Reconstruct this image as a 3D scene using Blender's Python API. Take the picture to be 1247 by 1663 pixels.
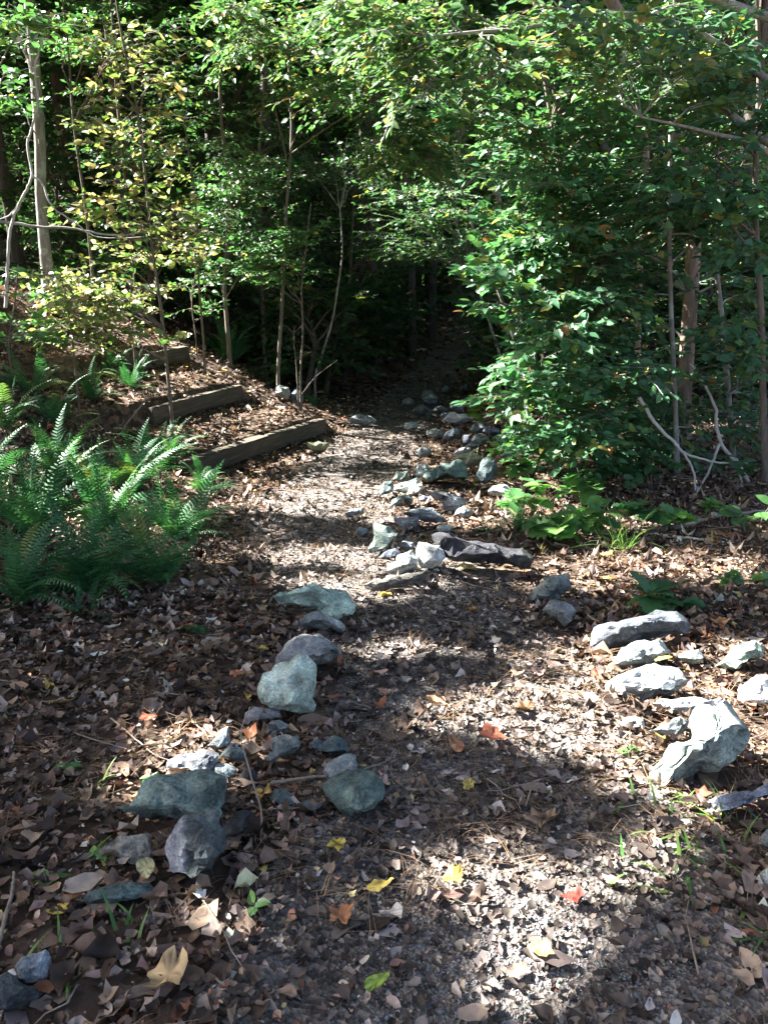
import bpy, bmesh, math, random
import numpy as np
from mathutils import Vector, Matrix

for _o in list(bpy.data.objects):
    bpy.data.objects.remove(_o)
SC = bpy.context.scene
COL = SC.collection
R = math.radians

# ------------------------------------------------------------------ camera, sky, sun, exposure
CAM_H, PITCH, VFOV = 1.6, 14.2, 65.0
cd = bpy.data.cameras.new('camera')
cd.sensor_fit = 'VERTICAL'
cd.angle = R(VFOV)
cd.clip_start, cd.clip_end = 0.05, 600
cam = bpy.data.objects.new('camera', cd)
COL.objects.link(cam)
cam.location = (0, 0, CAM_H)
cam.rotation_euler = (R(90 - PITCH), 0, 0)
SC.camera = cam

SUN = np.array([-0.72, 0.25, 0.66]); SUN /= np.linalg.norm(SUN)      # towards the sun
wd = bpy.data.worlds.new('World'); SC.world = wd; wd.use_nodes = True
nt = wd.node_tree
bg = nt.nodes['Background']
sky = nt.nodes.new('ShaderNodeTexSky'); sky.sky_type = 'NISHITA'; sky.sun_disc = False
sky.dust_density = 4.5; sky.air_density = 0.8; sky.ozone_density = 0.6
sky.sun_elevation = math.asin(SUN[2]); sky.sun_rotation = math.atan2(SUN[0], SUN[1])
nt.links.new(sky.outputs[0], bg.inputs[0]); bg.inputs[1].default_value = 0.05
sl = bpy.data.lights.new('sun', 'SUN'); sl.energy = 5.0; sl.angle = R(0.53); sl.color = (1.0, 0.975, 0.93)
so = bpy.data.objects.new('sun', sl); COL.objects.link(so)
so.rotation_euler = Vector(SUN.tolist()).to_track_quat('Z', 'Y').to_euler()
so.location = (-30, 10, 30)
vs = SC.view_settings
vs.view_transform = 'Standard'; vs.look = 'None'; vs.gamma = 1.0; vs.use_curve_mapping = False
vs.exposure = 3.2
cy = SC.cycles
cy.max_bounces = 6; cy.diffuse_bounces = 4; cy.glossy_bounces = 2; cy.transmission_bounces = 4
cy.transparent_max_bounces = 4; cy.caustics_reflective = False; cy.caustics_refractive = False
cy.sample_clamp_indirect = 6.0

# ------------------------------------------------------------------ helpers
rng = np.random.default_rng(7)

def _h(ix, iy, iz):
    n = (ix.astype(np.int64) * 374761393 + iy.astype(np.int64) * 668265263 + iz.astype(np.int64) * 2147483647) & 0xffffffff
    n = ((n ^ (n >> 13)) * 1274126177) & 0xffffffff
    return ((n ^ (n >> 16)) & 0xffff) / 65535.0

def noise3(p):
    p = np.asarray(p, float)
    i = np.floor(p).astype(np.int64); f = p - i; f = f * f * (3 - 2 * f)
    r = 0
    for a in (0, 1):
        for b in (0, 1):
            for c in (0, 1):
                w = (f[..., 0] if a else 1 - f[..., 0]) * (f[..., 1] if b else 1 - f[..., 1]) * (f[..., 2] if c else 1 - f[..., 2])
                r = r + w * _h(i[..., 0] + a, i[..., 1] + b, i[..., 2] + c)
    return r * 2 - 1

def fbm(p, oct=3):
    p = np.asarray(p, float); s = 0; a = 1.0
    for k in range(oct):
        s = s + a * noise3(p * (2 ** k) + 17.3 * k); a *= 0.5
    return s

def fbm2(x, y, f, oct=3, z=0.0):
    x = np.asarray(x, float); y = np.asarray(y, float)
    x, y = np.broadcast_arrays(x, y)
    return fbm(np.stack([x * f, y * f, np.full(x.shape, z)], -1), oct)

def smooth(a, b, x):
    t = np.clip((x - a) / (b - a), 0, 1); return t * t * (3 - 2 * t)

def nrm(v):
    v = np.asarray(v, float); return v / (np.linalg.norm(v, axis=-1, keepdims=True) + 1e-12)

# ---- terrain
BANK = np.array([(-60, -4.5), (0, -3.3), (3, -2.5), (4.5, -2.0), (7, -1.95), (8.6, -2.05), (9.6, -1.6), (10.4, -1.0), (13, -1.1), (16, -2.2), (25, -4.0), (60, -8), (200, -20)], float)
PATHC = np.array([(-20, 0.5), (1.3, 0.25), (2.4, 0.35), (3.4, 0.35), (4.6, 0.05), (5.6, -0.35), (6.8, -0.45), (8.5, -0.3), (10.5, 0.0), (13, 0.35), (17, 1.0), (24, 2.2), (32, 3.4), (45, 4.5), (90, 6)], float)
TD = nrm([0.52, 0.854]); TN = np.array([-TD[1], TD[0]])               # along a step timber, and uphill
T1R = np.array([-0.80, 10.35])                                           # right end of the lowest timber

def pathc(y): return np.interp(y, PATHC[:, 0], PATHC[:, 1])
def banke(y): return np.interp(y, BANK[:, 0], BANK[:, 1])
S_PROF = np.array([(-3, 0.0), (-.6, 0.0), (0.02, 0.02), (0.07, 0.25), (1.18, 0.38), (1.25, 0.645), (2.22, 0.86), (2.30, 1.13), (3.6, 1.50), (6, 2.2)], float)

def G(x, y):
    x = np.asarray(x, float); y = np.asarray(y, float)
    far = 0.062 * (np.logaddexp(0, (y - 14) * 0.8) / 0.8)
    far = far + 0.22 * (np.logaddexp(0, (y - 42) * 0.3) / 0.3); far = np.where(far > 16, 16, far)
    d = banke(y) - x
    d = np.logaddexp(0, d * 4) / 4
    bank = 3.4 * (1 - np.exp(-(0.46 + .17 * smooth(6.5, 8.5, y)) * d / 3.4)) * smooth(0.5, 4.5, y) + 0.10 * d * (1 - smooth(0.5, 4.5, y))
    right = 0.05 * np.logaddexp(0, (x - 1.6) * 3) / 3
    z = far + bank + np.minimum(right, 2.5)
    # terraced treads between the timbers
    s = (x - T1R[0]) * TN[0] + (y - T1R[1]) * TN[1]
    l = (x - T1R[0]) * TD[0] + (y - T1R[1]) * TD[1] + 0.27 * np.clip(s, 0, 3)
    m = smooth(-3.1, -2.5, l) * (1 - smooth(0.0, 0.45, l)) * smooth(-1.1, -0.5, s) * (1 - smooth(2.7, 3.6, s))
    z = z * (1 - m) + (np.interp(s, S_PROF[:, 0], S_PROF[:, 1]) + 0.075 * np.minimum(l, 0)) * m
    z = z - 0.04 * np.exp(-((x - pathc(y)) / 0.55) ** 2)
    z = z + 0.035 * fbm2(x, y, 1.1, 3) * (1 - .6 * m) + 0.012 * fbm2(x, y, 5.0, 2)
    return z

# ---- picture point -> place on the ground (used to take positions off the photograph)
FPX = 831.5 / math.tan(R(VFOV / 2))
_cp, _sp = math.cos(R(PITCH)), math.sin(R(PITCH))
def ray(u, v):
    a = (np.asarray(u, float) - 623.5) / FPX; b = (831.5 - np.asarray(v, float)) / FPX
    return np.stack([a, _cp + b * _sp, b * _cp - _sp], -1)
CAMP = np.array([0, 0, CAM_H])
_TT = 0.8 * (100 / 0.8) ** np.linspace(0, 1, 900)
def P(u, v):
    d = ray(u, v); t0, t1 = 0.8, 100.0
    for tt in (_TT, None, None):
        if tt is None: tt = np.linspace(t0, t1, 24)
        q = CAMP + d * tt[:, None]; below = q[:, 2] <= G(q[:, 0], q[:, 1])
        i = int(np.argmax(below)) if below.any() else len(tt) - 1
        t0, t1 = tt[max(i - 1, 0)], tt[i]
    return CAMP + d * t1
def A(u, v, Y):
    """the place seen at (u,v) that stands Y metres in front of the camera"""
    d = ray(u, v); return CAMP + d * (Y / d[..., 1:2] if d.ndim > 1 else Y / d[1])

def in_poly(px, py, poly):
    c = np.zeros(np.shape(px), bool); n = len(poly); j = n - 1
    for i in range(n):
        xi, yi = poly[i]; xj, yj = poly[j]
        k = ((yi > py) != (yj > py)) & (px < (xj - xi) * (py - yi) / (yj - yi + 1e-9) + xi)
        c ^= k; j = i
    return c

def sample_poly(poly, n, r):
    P0 = np.array(poly, float); lo, hi = P0.min(0), P0.max(0); out = []
    while len(out) < n:
        q = lo + (hi - lo) * r.random((n * 2, 2))
        out += list(q[in_poly(q[:, 0], q[:, 1], poly)])
    return np.array(out[:n])

# ---- meshes and objects
def mesh(name, V, faces, col=None, smooth_=False, mat=None):
    V = np.asarray(V, np.float32).reshape(-1, 3)
    me = bpy.data.meshes.new(name)
    faces = [np.asarray(f, np.int32) for f in (faces if isinstance(faces, (list, tuple)) else [faces]) if len(f)]
    nl = sum(f.size for f in faces); nf = sum(len(f) for f in faces)
    me.vertices.add(len(V)); me.vertices.foreach_set('co', V.ravel())
    me.loops.add(nl); me.polygons.add(nf)
    li = np.concatenate([f.ravel() for f in faces])
    tot = np.concatenate([np.full(len(f), f.shape[1], np.int32) for f in faces])
    st = np.concatenate([[0], np.cumsum(tot)[:-1]]).astype(np.int32)
    me.loops.foreach_set('vertex_index', li)
    me.polygons.foreach_set('loop_start', st)
    if smooth_: me.polygons.foreach_set('use_smooth', np.ones(nf, bool))
    if col is not None:
        a = me.color_attributes.new('tint', 'FLOAT_COLOR', 'POINT')
        c = np.ones((len(V), 4), np.float32); c[:, :3] = col
        a.data.foreach_set('color', c.ravel())
    me.update(calc_edges=True)
    if mat: me.materials.append(mat)
    return me

def obj(name, me, parent=None, loc=None):
    o = bpy.data.objects.new(name, me); COL.objects.link(o)
    if parent is not None: o.parent = parent
    if loc is not None: o.location = [float(a) for a in loc]
    return o
def tag(o, label=None, cat=None, group=None, kind=None):
    if label: o['label'] = label
    if cat: o['category'] = cat
    if group: o['group'] = group
    if kind: o['kind'] = kind
    return o
def thing(name, label, cat, loc=(0, 0, 0), group=None):
    return tag(obj(name, None, None, loc), label, cat, group)
def copy_tree(o, loc, rotz, scale=1.0, label=None):
    c = o.copy(); COL.objects.link(c); c.location = [float(a) for a in loc]; c.rotation_euler = (0, 0, rotz); c.scale = (scale,) * 3
    if label: c['label'] = label
    for ch in o.children:
        k = ch.copy(); COL.objects.link(k); k.parent = c
        for g in ch.children:
            q = g.copy(); COL.objects.link(q); q.parent = k
    return c

def tube(pts, rad, sides=6, cap=True):
    pts = np.asarray(pts, float); n = len(pts); rad = np.broadcast_to(np.asarray(rad, float), (n,))
    t = np.gradient(pts, axis=0); t = nrm(t)
    ref = np.where(np.abs(t[:, 2:3]) > 0.9, np.array([[1.0, 0, 0]]), np.array([[0, 0, 1.0]]))
    if abs(t[:, 2]).mean() > 0.6: ref = np.tile(np.array([[1.0, 0, 0]]), (n, 1))
    a = nrm(np.cross(t, ref)); b = np.cross(t, a)
    th = np.arange(sides) * 2 * math.pi / sides
    V = pts[:, None] + rad[:, None, None] * (np.cos(th)[None, :, None] * a[:, None] + np.sin(th)[None, :, None] * b[:, None])
    i = np.arange(n - 1)[:, None] * sides; j = np.arange(sides)[None]
    q = np.stack([i + j, i + (j + 1) % sides, i + sides + (j + 1) % sides, i + sides + j], -1).reshape(-1, 4)
    return V.reshape(-1, 3), q
def join(parts):
    V, F, o = [], [], 0
    for v, f in parts:
        V.append(v); F.append(f + o); o += len(v)
    return np.concatenate(V), np.concatenate(F)
def spline(pts, n):
    """smooth curve through control points (Catmull-Rom)"""
    p = np.asarray(pts, float)
    if len(p) == 2: return p[0] + (p[1] - p[0]) * np.linspace(0, 1, n)[:, None]
    p = np.concatenate([[2 * p[0] - p[1]], p, [2 * p[-1] - p[-2]]]); m = len(p) - 3
    out = []
    for k in np.linspace(0, m - 1e-6, n):
        i = int(k); t = k - i; a, b, c, d = p[i:i + 4]
        out.append(0.5 * ((2 * b) + (c - a) * t + (2 * a - 5 * b + 4 * c - d) * t * t + (-a + 3 * b - 3 * c + d) * t ** 3))
    return np.array(out)

# ------------------------------------------------------------------ materials
MATS = {}
def newmat(name):
    m = bpy.data.materials.new(name); m.use_nodes = True
    n = m.node_tree.nodes; l = m.node_tree.links
    n.clear()
    out = n.new('ShaderNodeOutputMaterial'); b = n.new('ShaderNodeBsdfPrincipled')
    l.new(b.outputs[0], out.inputs[0]); MATS[name] = m
    return m, n, l, b, out
def ramp(n, stops):
    r = n.new('ShaderNodeValToRGB'); e = r.color_ramp.elements
    while len(e) < len(stops): e.new(0.5)
    for k, (p, c) in enumerate(stops):
        e[k].position = p; e[k].color = (*c, 1)
    return r
def noise_node(n, l, scale, detail=4, rough=0.6, vec=None, kind='ShaderNodeTexNoise'):
    t = n.new(kind); t.inputs['Scale'].default_value = scale
    if kind == 'ShaderNodeTexNoise':
        t.inputs['Detail'].default_value = detail; t.inputs['Roughness'].default_value = rough
    if vec is not None: l.new(vec, t.inputs['Vector'])
    return t
def bump(n, l, h, b, strength, dist, prev=None):
    u = n.new('ShaderNodeBump'); u.inputs['Strength'].default_value = strength; u.inputs['Distance'].default_value = dist
    l.new(h, u.inputs['Height'])
    if prev: l.new(prev, u.inputs['Normal'])
    l.new(u.outputs[0], b.inputs['Normal']); return u.outputs[0]
def mixc(n, l, fac, a, b, mode='MIX'):
    m = n.new('ShaderNodeMix'); m.data_type = 'RGBA'; m.blend_type = mode
    for s, v in ((0, fac), (6, a), (7, b)):
        if hasattr(v, 'links') or hasattr(v, 'is_linked'): l.new(v, m.inputs[s])
        else: m.inputs[s].default_value = v if s == 0 else (*v, 1)
    return m.outputs[2]

def leaf_mat(name, trans=0.38, rough=0.42, spec=0.5, tboost=(1.2, 1.35, 0.7), objrand=None, flat=None):
    m, n, l, b, out = newmat(name)
    if flat is None:
        a = n.new('ShaderNodeAttribute'); a.attribute_name = 'tint'; c = a.outputs['Color']
    else:
        oi = n.new('ShaderNodeObjectInfo'); rr = ramp(n, flat); l.new(oi.outputs['Random'], rr.inputs[0]); c = rr.outputs[0]
    tc = n.new('ShaderNodeTexCoord')
    nn = noise_node(n, l, 34, 3, 0.6, tc.outputs['Object'])
    vr = ramp(n, [(0.3, (0.72, 0.72, 0.72)), (0.7, (1.18, 1.18, 1.18))]); l.new(nn.outputs[0], vr.inputs[0])
    c = mixc(n, l, 1.0, c, vr.outputs[0], 'MULTIPLY')
    l.new(c, b.inputs['Base Color']); b.inputs['Roughness'].default_value = rough
    b.inputs['Specular IOR Level'].default_value = spec
    t = n.new('ShaderNodeBsdfTranslucent')
    tcx = mixc(n, l, 1.0, c, tboost, 'MULTIPLY'); l.new(tcx, t.inputs[0])
    mx = n.new('ShaderNodeMixShader'); mx.inputs[0].default_value = trans
    l.new(b.outputs[0], mx.inputs[1]); l.new(t.outputs[0], mx.inputs[2]); l.new(mx.outputs[0], out.inputs[0])
    return m
M_LEAF = leaf_mat('green_leaf', 0.40, 0.44, 0.5)
M_CANOPY = leaf_mat('canopy_leaf', 0.25, 0.5, 0.3)
M_LITTER = leaf_mat('dead_leaf', 0.10, 0.62, 0.28, (1.2, 1.0, 0.7))
M_FERN = leaf_mat('fern_leaf', 0.28, 0.50, 0.35, (1.1, 1.35, 0.7), flat=[(0.0, (0.034, 0.125, 0.05)), (0.5, (0.052, 0.17, 0.066)), (0.9, (0.09, 0.22, 0.072)), (0.97, (0.18, 0.22, 0.06))])

def bark_mat(name, c1, c2, scale=14, bstr=0.5, spots=None):
    m, n, l, b, out = newmat(name)
    tc = n.new('ShaderNodeTexCoord'); mp = n.new('ShaderNodeMapping'); mp.inputs['Scale'].default_value = (1, 1, 0.22)
    l.new(tc.outputs['Object'], mp.inputs[0])
    t = noise_node(n, l, scale, 6, 0.7, mp.outputs[0])
    r = ramp(n, [(0.3, c1), (0.68, c2)]); l.new(t.outputs[0], r.inputs[0]); c = r.outputs[0]
    t2 = noise_node(n, l, 5, 4, 0.7, tc.outputs['Object'])
    if spots:
        r2 = ramp(n, [(0.52, (0, 0, 0)), (0.6, (1, 1, 1))]); l.new(t2.outputs[0], r2.inputs[0])
        c = mixc(n, l, r2.outputs[0], c, spots)
    l.new(c, b.inputs['Base Color']); b.inputs['Roughness'].default_value = 0.85; b.inputs['Specular IOR Level'].default_value = 0.2
    bump(n, l, t.outputs[0], b, bstr, 0.02)
    return m
M_BARK = bark_mat('dark_furrowed_bark', (0.045, 0.036, 0.03), (0.16, 0.135, 0.115), 16, 0.9)
M_BARKR = bark_mat('reddish_pine_bark', (0.14, 0.10, 0.08), (0.50, 0.385, 0.315), 15, 1.0)
M_BARKG = bark_mat('smooth_grey_bark', (0.16, 0.15, 0.13), (0.36, 0.34, 0.31), 22, 0.25, (0.40, 0.43, 0.38))
M_BARKT = bark_mat('thin_brown_stem', (0.09, 0.075, 0.06), (0.22, 0.19, 0.155), 30, 0.3)
M_DEAD = bark_mat('bleached_dead_wood', (0.33, 0.31, 0.285), (0.62, 0.60, 0.56), 26, 0.3)
M_TWIG = bark_mat('fallen_twig', (0.13, 0.10, 0.075), (0.36, 0.30, 0.24), 40, 0.2)

def stone_mat():
    m, n, l, b, out = newmat('field_stone')
    a = n.new('ShaderNodeAttribute'); a.attribute_name = 'tint'
    tc = n.new('ShaderNodeTexCoord'); v = tc.outputs['Object']
    t1 = noise_node(n, l, 9, 9, 0.72, v); t2 = noise_node(n, l, 110, 5, 0.75, v); t3 = noise_node(n, l, 3.2, 5, 0.6, v)
    mp = n.new('ShaderNodeMapping'); mp.inputs['Scale'].default_value = (1, 1, 2.4); mp.inputs['Rotation'].default_value = (0.5, 0.35, 0); l.new(v, mp.inputs[0])
    t4 = noise_node(n, l, 12, 4, 0.6, mp.outputs[0])
    r1 = ramp(n, [(0.32, (0.40, 0.41, 0.43)), (0.5, (0.92, 0.93, 0.93)), (0.68, (1.4, 1.4, 1.36))]); l.new(t1.outputs[0], r1.inputs[0])
    r2 = ramp(n, [(0.34, (0.45, 0.45, 0.46)), (0.66, (1.5, 1.5, 1.48))]); l.new(t2.outputs[0], r2.inputs[0])
    r4 = ramp(n, [(0.35, (0.78, 0.8, 0.82)), (0.62, (1.12, 1.12, 1.1))]); l.new(t4.outputs[0], r4.inputs[0])
    c = mixc(n, l, 1, a.outputs['Color'], r1.outputs[0], 'MULTIPLY'); c = mixc(n, l, 1, c, r2.outputs[0], 'MULTIPLY'); c = mixc(n, l, 1, c, r4.outputs[0], 'MULTIPLY')
    r3 = ramp(n, [(0.54, (0, 0, 0)), (0.66, (0.6, 0.6, 0.6))]); l.new(t3.outputs[0], r3.inputs[0])
    c = mixc(n, l, r3.outputs[0], c, (0.20, 0.25, 0.16))       # lichen film
    l.new(c, b.inputs['Base Color']); b.inputs['Roughness'].default_value = 0.72; b.inputs['Specular IOR Level'].default_value = 0.4
    p = bump(n, l, t1.outputs[0], b, 0.9, 0.035); p = bump(n, l, t4.outputs[0], b, 0.8, 0.02, p); bump(n, l, t2.outputs[0], b, 0.8, 0.006, p)
    return m
M_STONE = stone_mat()

def soil_mat(name, path=False):
    m, n, l, b, out = newmat(name)
    tc = n.new('ShaderNodeTexCoord'); v = tc.outputs['Object']
    t = noise_node(n, l, 3.0, 8, 0.7, v); vo = noise_node(n, l, 16 if not path else 70, vec=v, kind='ShaderNodeTexVoronoi')
    if path:
        r = ramp(n, [(0.3, (0.085, 0.074, 0.066)), (0.55, (0.16, 0.15, 0.142)), (0.75, (0.24, 0.235, 0.235))])
    else:
        r = ramp(n, [(0.28, (0.05, 0.037, 0.029)), (0.5, (0.10, 0.074, 0.056)), (0.72, (0.20, 0.155, 0.12))])
    l.new(t.outputs[0], r.inputs[0])
    hs = n.new('ShaderNodeSeparateColor'); l.new(vo.outputs['Color'], hs.inputs[0])
    r2 = ramp(n, [(0.0, (0.45, 0.42, 0.4)), (0.6, (1.0, 0.95, 0.9)), (1.0, (1.9, 1.7, 1.5))]); l.new(hs.outputs[0], r2.inputs[0])
    c = mixc(n, l, 1, r.outputs[0], r2.outputs[0], 'MULTIPLY')
    l.new(c, b.inputs['Base Color']); b.inputs['Roughness'].default_value = 0.9; b.inputs['Specular IOR Level'].default_value = 0.15
    p = bump(n, l, vo.outputs['Distance'], b, 0.7, 0.02); bump(n, l, t.outputs[0], b, 0.6, 0.03, p)
    return m
M_SOIL = soil_mat('leaf_mould_soil'); M_PATH = soil_mat('gravel_path', True)

def gravel_mat():
    m, n, l, b, out = newmat('crushed_gravel')
    a = n.new('ShaderNodeAttribute'); a.attribute_name = 'tint'; l.new(a.outputs['Color'], b.inputs['Base Color']); b.inputs['Roughness'].default_value = 0.75
    return m
M_GRAVEL = gravel_mat()

def timber_mat():
    m, n, l, b, out = newmat('weathered_timber')
    tc = n.new('ShaderNodeTexCoord'); mp = n.new('ShaderNodeMapping'); mp.inputs['Scale'].default_value = (0.6, 9, 9); l.new(tc.outputs['Object'], mp.inputs[0])
    t = noise_node(n, l, 5, 8, 0.7, mp.outputs[0]); t2 = noise_node(n, l, 6, 5, 0.7, tc.outputs['Object'])
    r = ramp(n, [(0.28, (0.035, 0.027, 0.019)), (0.5, (0.085, 0.068, 0.048)), (0.75, (0.18, 0.15, 0.112))]); l.new(t.outputs[0], r.inputs[0])
    r2 = ramp(n, [(0.5, (0, 0, 0)), (0.68, (0.8, 0.8, 0.8))]); l.new(t2.outputs[0], r2.inputs[0])
    c = mixc(n, l, r2.outputs[0], r.outputs[0], (0.075, 0.08, 0.04))
    l.new(c, b.inputs['Base Color']); b.inputs['Roughness'].default_value = 0.85
    bump(n, l, t.outputs[0], b, 0.7, 0.012)
    return m
M_TIMBER = timber_mat()

# ------------------------------------------------------------------ ground and path
def axis(lo, hi, step, far_lo, far_hi, g=1.16):
    a = list(np.arange(lo, hi + 1e-6, step)); s = step; x = hi
    while x < far_hi: s *= g; x += s; a.append(x)
    s = step; x = lo
    while x > far_lo: s *= g; x -= s; a.insert(0, x)
    return np.array(a)
gx = axis(-4.2, 4.2, 0.06, -130, 130); gy = axis(1.0, 13.0, 0.06, -40, 190)
X, Y = np.meshgrid(gx, gy)
Z = G(X, Y)
nx, ny = len(gx), len(gy)
ii = (np.arange(ny - 1)[:, None] * nx + np.arange(nx - 1)[None])
gf = np.stack([ii, ii + 1, ii + nx + 1, ii + nx], -1).reshape(-1, 4)
ground = tag(obj('ground', mesh('ground', np.stack([X, Y, Z], -1), gf, smooth_=True, mat=M_SOIL)), 'brown forest floor covered in fallen leaves', kind='structure')

py = np.concatenate([np.arange(0.2, 14, 0.06), np.arange(14, 40, 0.4)]); pu = np.linspace(-1, 1, 27)
wid = np.interp(py, [0, 2, 3.5, 5, 7, 12, 40], [0.85, 0.85, 0.75, 0.75, 0.62, 0.6, 0.7])[:, None] * (1 + 0.22 * fbm2(py[:, None], np.sign(pu)[None] * 3, 1.3, 2))
PX = pathc(py)[:, None] + pu[None] * wid; PY = np.broadcast_to(py[:, None], PX.shape)
PZ = G(PX, PY) + np.where(np.abs(pu) > 0.95, -0.03, 0.012)[None]
n1, n2 = len(pu), len(py); ii = (np.arange(n2 - 1)[:, None] * n1 + np.arange(n1 - 1)[None])
pf = np.stack([ii, ii + 1, ii + n1 + 1, ii + n1], -1).reshape(-1, 4)
path = tag(obj('path', mesh('path', np.stack([PX, PY, PZ], -1), pf, smooth_=True, mat=M_PATH)), 'grey gravel footpath half buried in fallen leaves', kind='structure')

# gravel: small crushed stones showing where the leaves are thin
def bare(x, y):
    """where the path shows its gravel, 0..1"""
    on = np.exp(-((x - pathc(y)) / 0.55) ** 4)
    return on * smooth(0.1, 0.85, fbm2(x, y, 1.7, 2, 5.0) + 0.02)
OCT = np.array([(1, 0, 0), (0, 1, 0), (-1, 0, 0), (0, -1, 0), (0, 0, 1), (0, 0, -.6)], float)
OCTF = np.array([(0, 1, 4), (1, 2, 4), (2, 3, 4), (3, 0, 4), (1, 0, 5), (2, 1, 5), (3, 2, 5), (0, 3, 5)])
def place(T, F, p, M, s):
    """copies of template T (n,3): at p (N,3), axes M (N,3,3 rows = x,y,z axes), scale s (N,) or (N,3)"""
    s = np.asarray(s, float); s = s[:, None] if s.ndim == 1 else s
    V = np.einsum('nva,nab->nvb', T[None] * s[:, None, :] if T.ndim == 2 else T * s[:, None, :], M) + p[:, None]
    N, nv = V.shape[:2]
    Fs = [(f[None] + (np.arange(N) * nv)[:, None, None]).reshape(-1, f.shape[1]) for f in (F if isinstance(F, list) else [F])]
    return V.reshape(-1, 3), Fs
def frames(d, n):
    x = nrm(d); z = nrm(n - (n * x).sum(-1, keepdims=True) * x); y = np.cross(z, x)
    return np.stack([x, y, z], 1)
def rand_frames(N, r, tilt=0.4):
    n = nrm(np.stack([r.normal(0, tilt, N), r.normal(0, tilt, N), np.ones(N)], -1)); a = r.random(N) * 2 * math.pi
    return frames(np.stack([np.cos(a), np.sin(a), np.zeros(N)], -1), n)
rg = np.random.default_rng(3)
N = 75000
gy_ = 1.2 + 8.5 * rg.random(N) ** 1.7; gx_ = pathc(gy_) + rg.normal(0, 0.42, N)
k = rg.random(N) < bare(gx_, gy_) * 0.95 + 0.12; gx_, gy_ = gx_[k], gy_[k]; N = len(gx_)
gz_ = G(gx_, gy_) + 0.0125
gs = (0.0018 + 0.0042 * rg.random(N) ** 3) * (1 + 0.12 * gy_)
gT = OCT[None] * (0.6 + 0.8 * rg.random((N, 6, 1)))
gc = np.array([0.20, 0.202, 0.208]) * (0.45 + 1.0 * rg.random((N, 1))) * (1 + 0.12 * rg.normal(0, 1, (N, 3)) * np.array([1, .3, .8]))
V, F = place(gT, OCTF, np.stack([gx_, gy_, gz_], -1), rand_frames(N, rg, 0.7), np.stack([gs * 1.2, gs, gs * .7], -1))
gravel = tag(obj('gravel', mesh('gravel', V, F, np.repeat(np.clip(gc, .03, .8), 6, 0), mat=M_GRAVEL)), 'grey crushed gravel on the path', kind='stuff')

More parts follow.
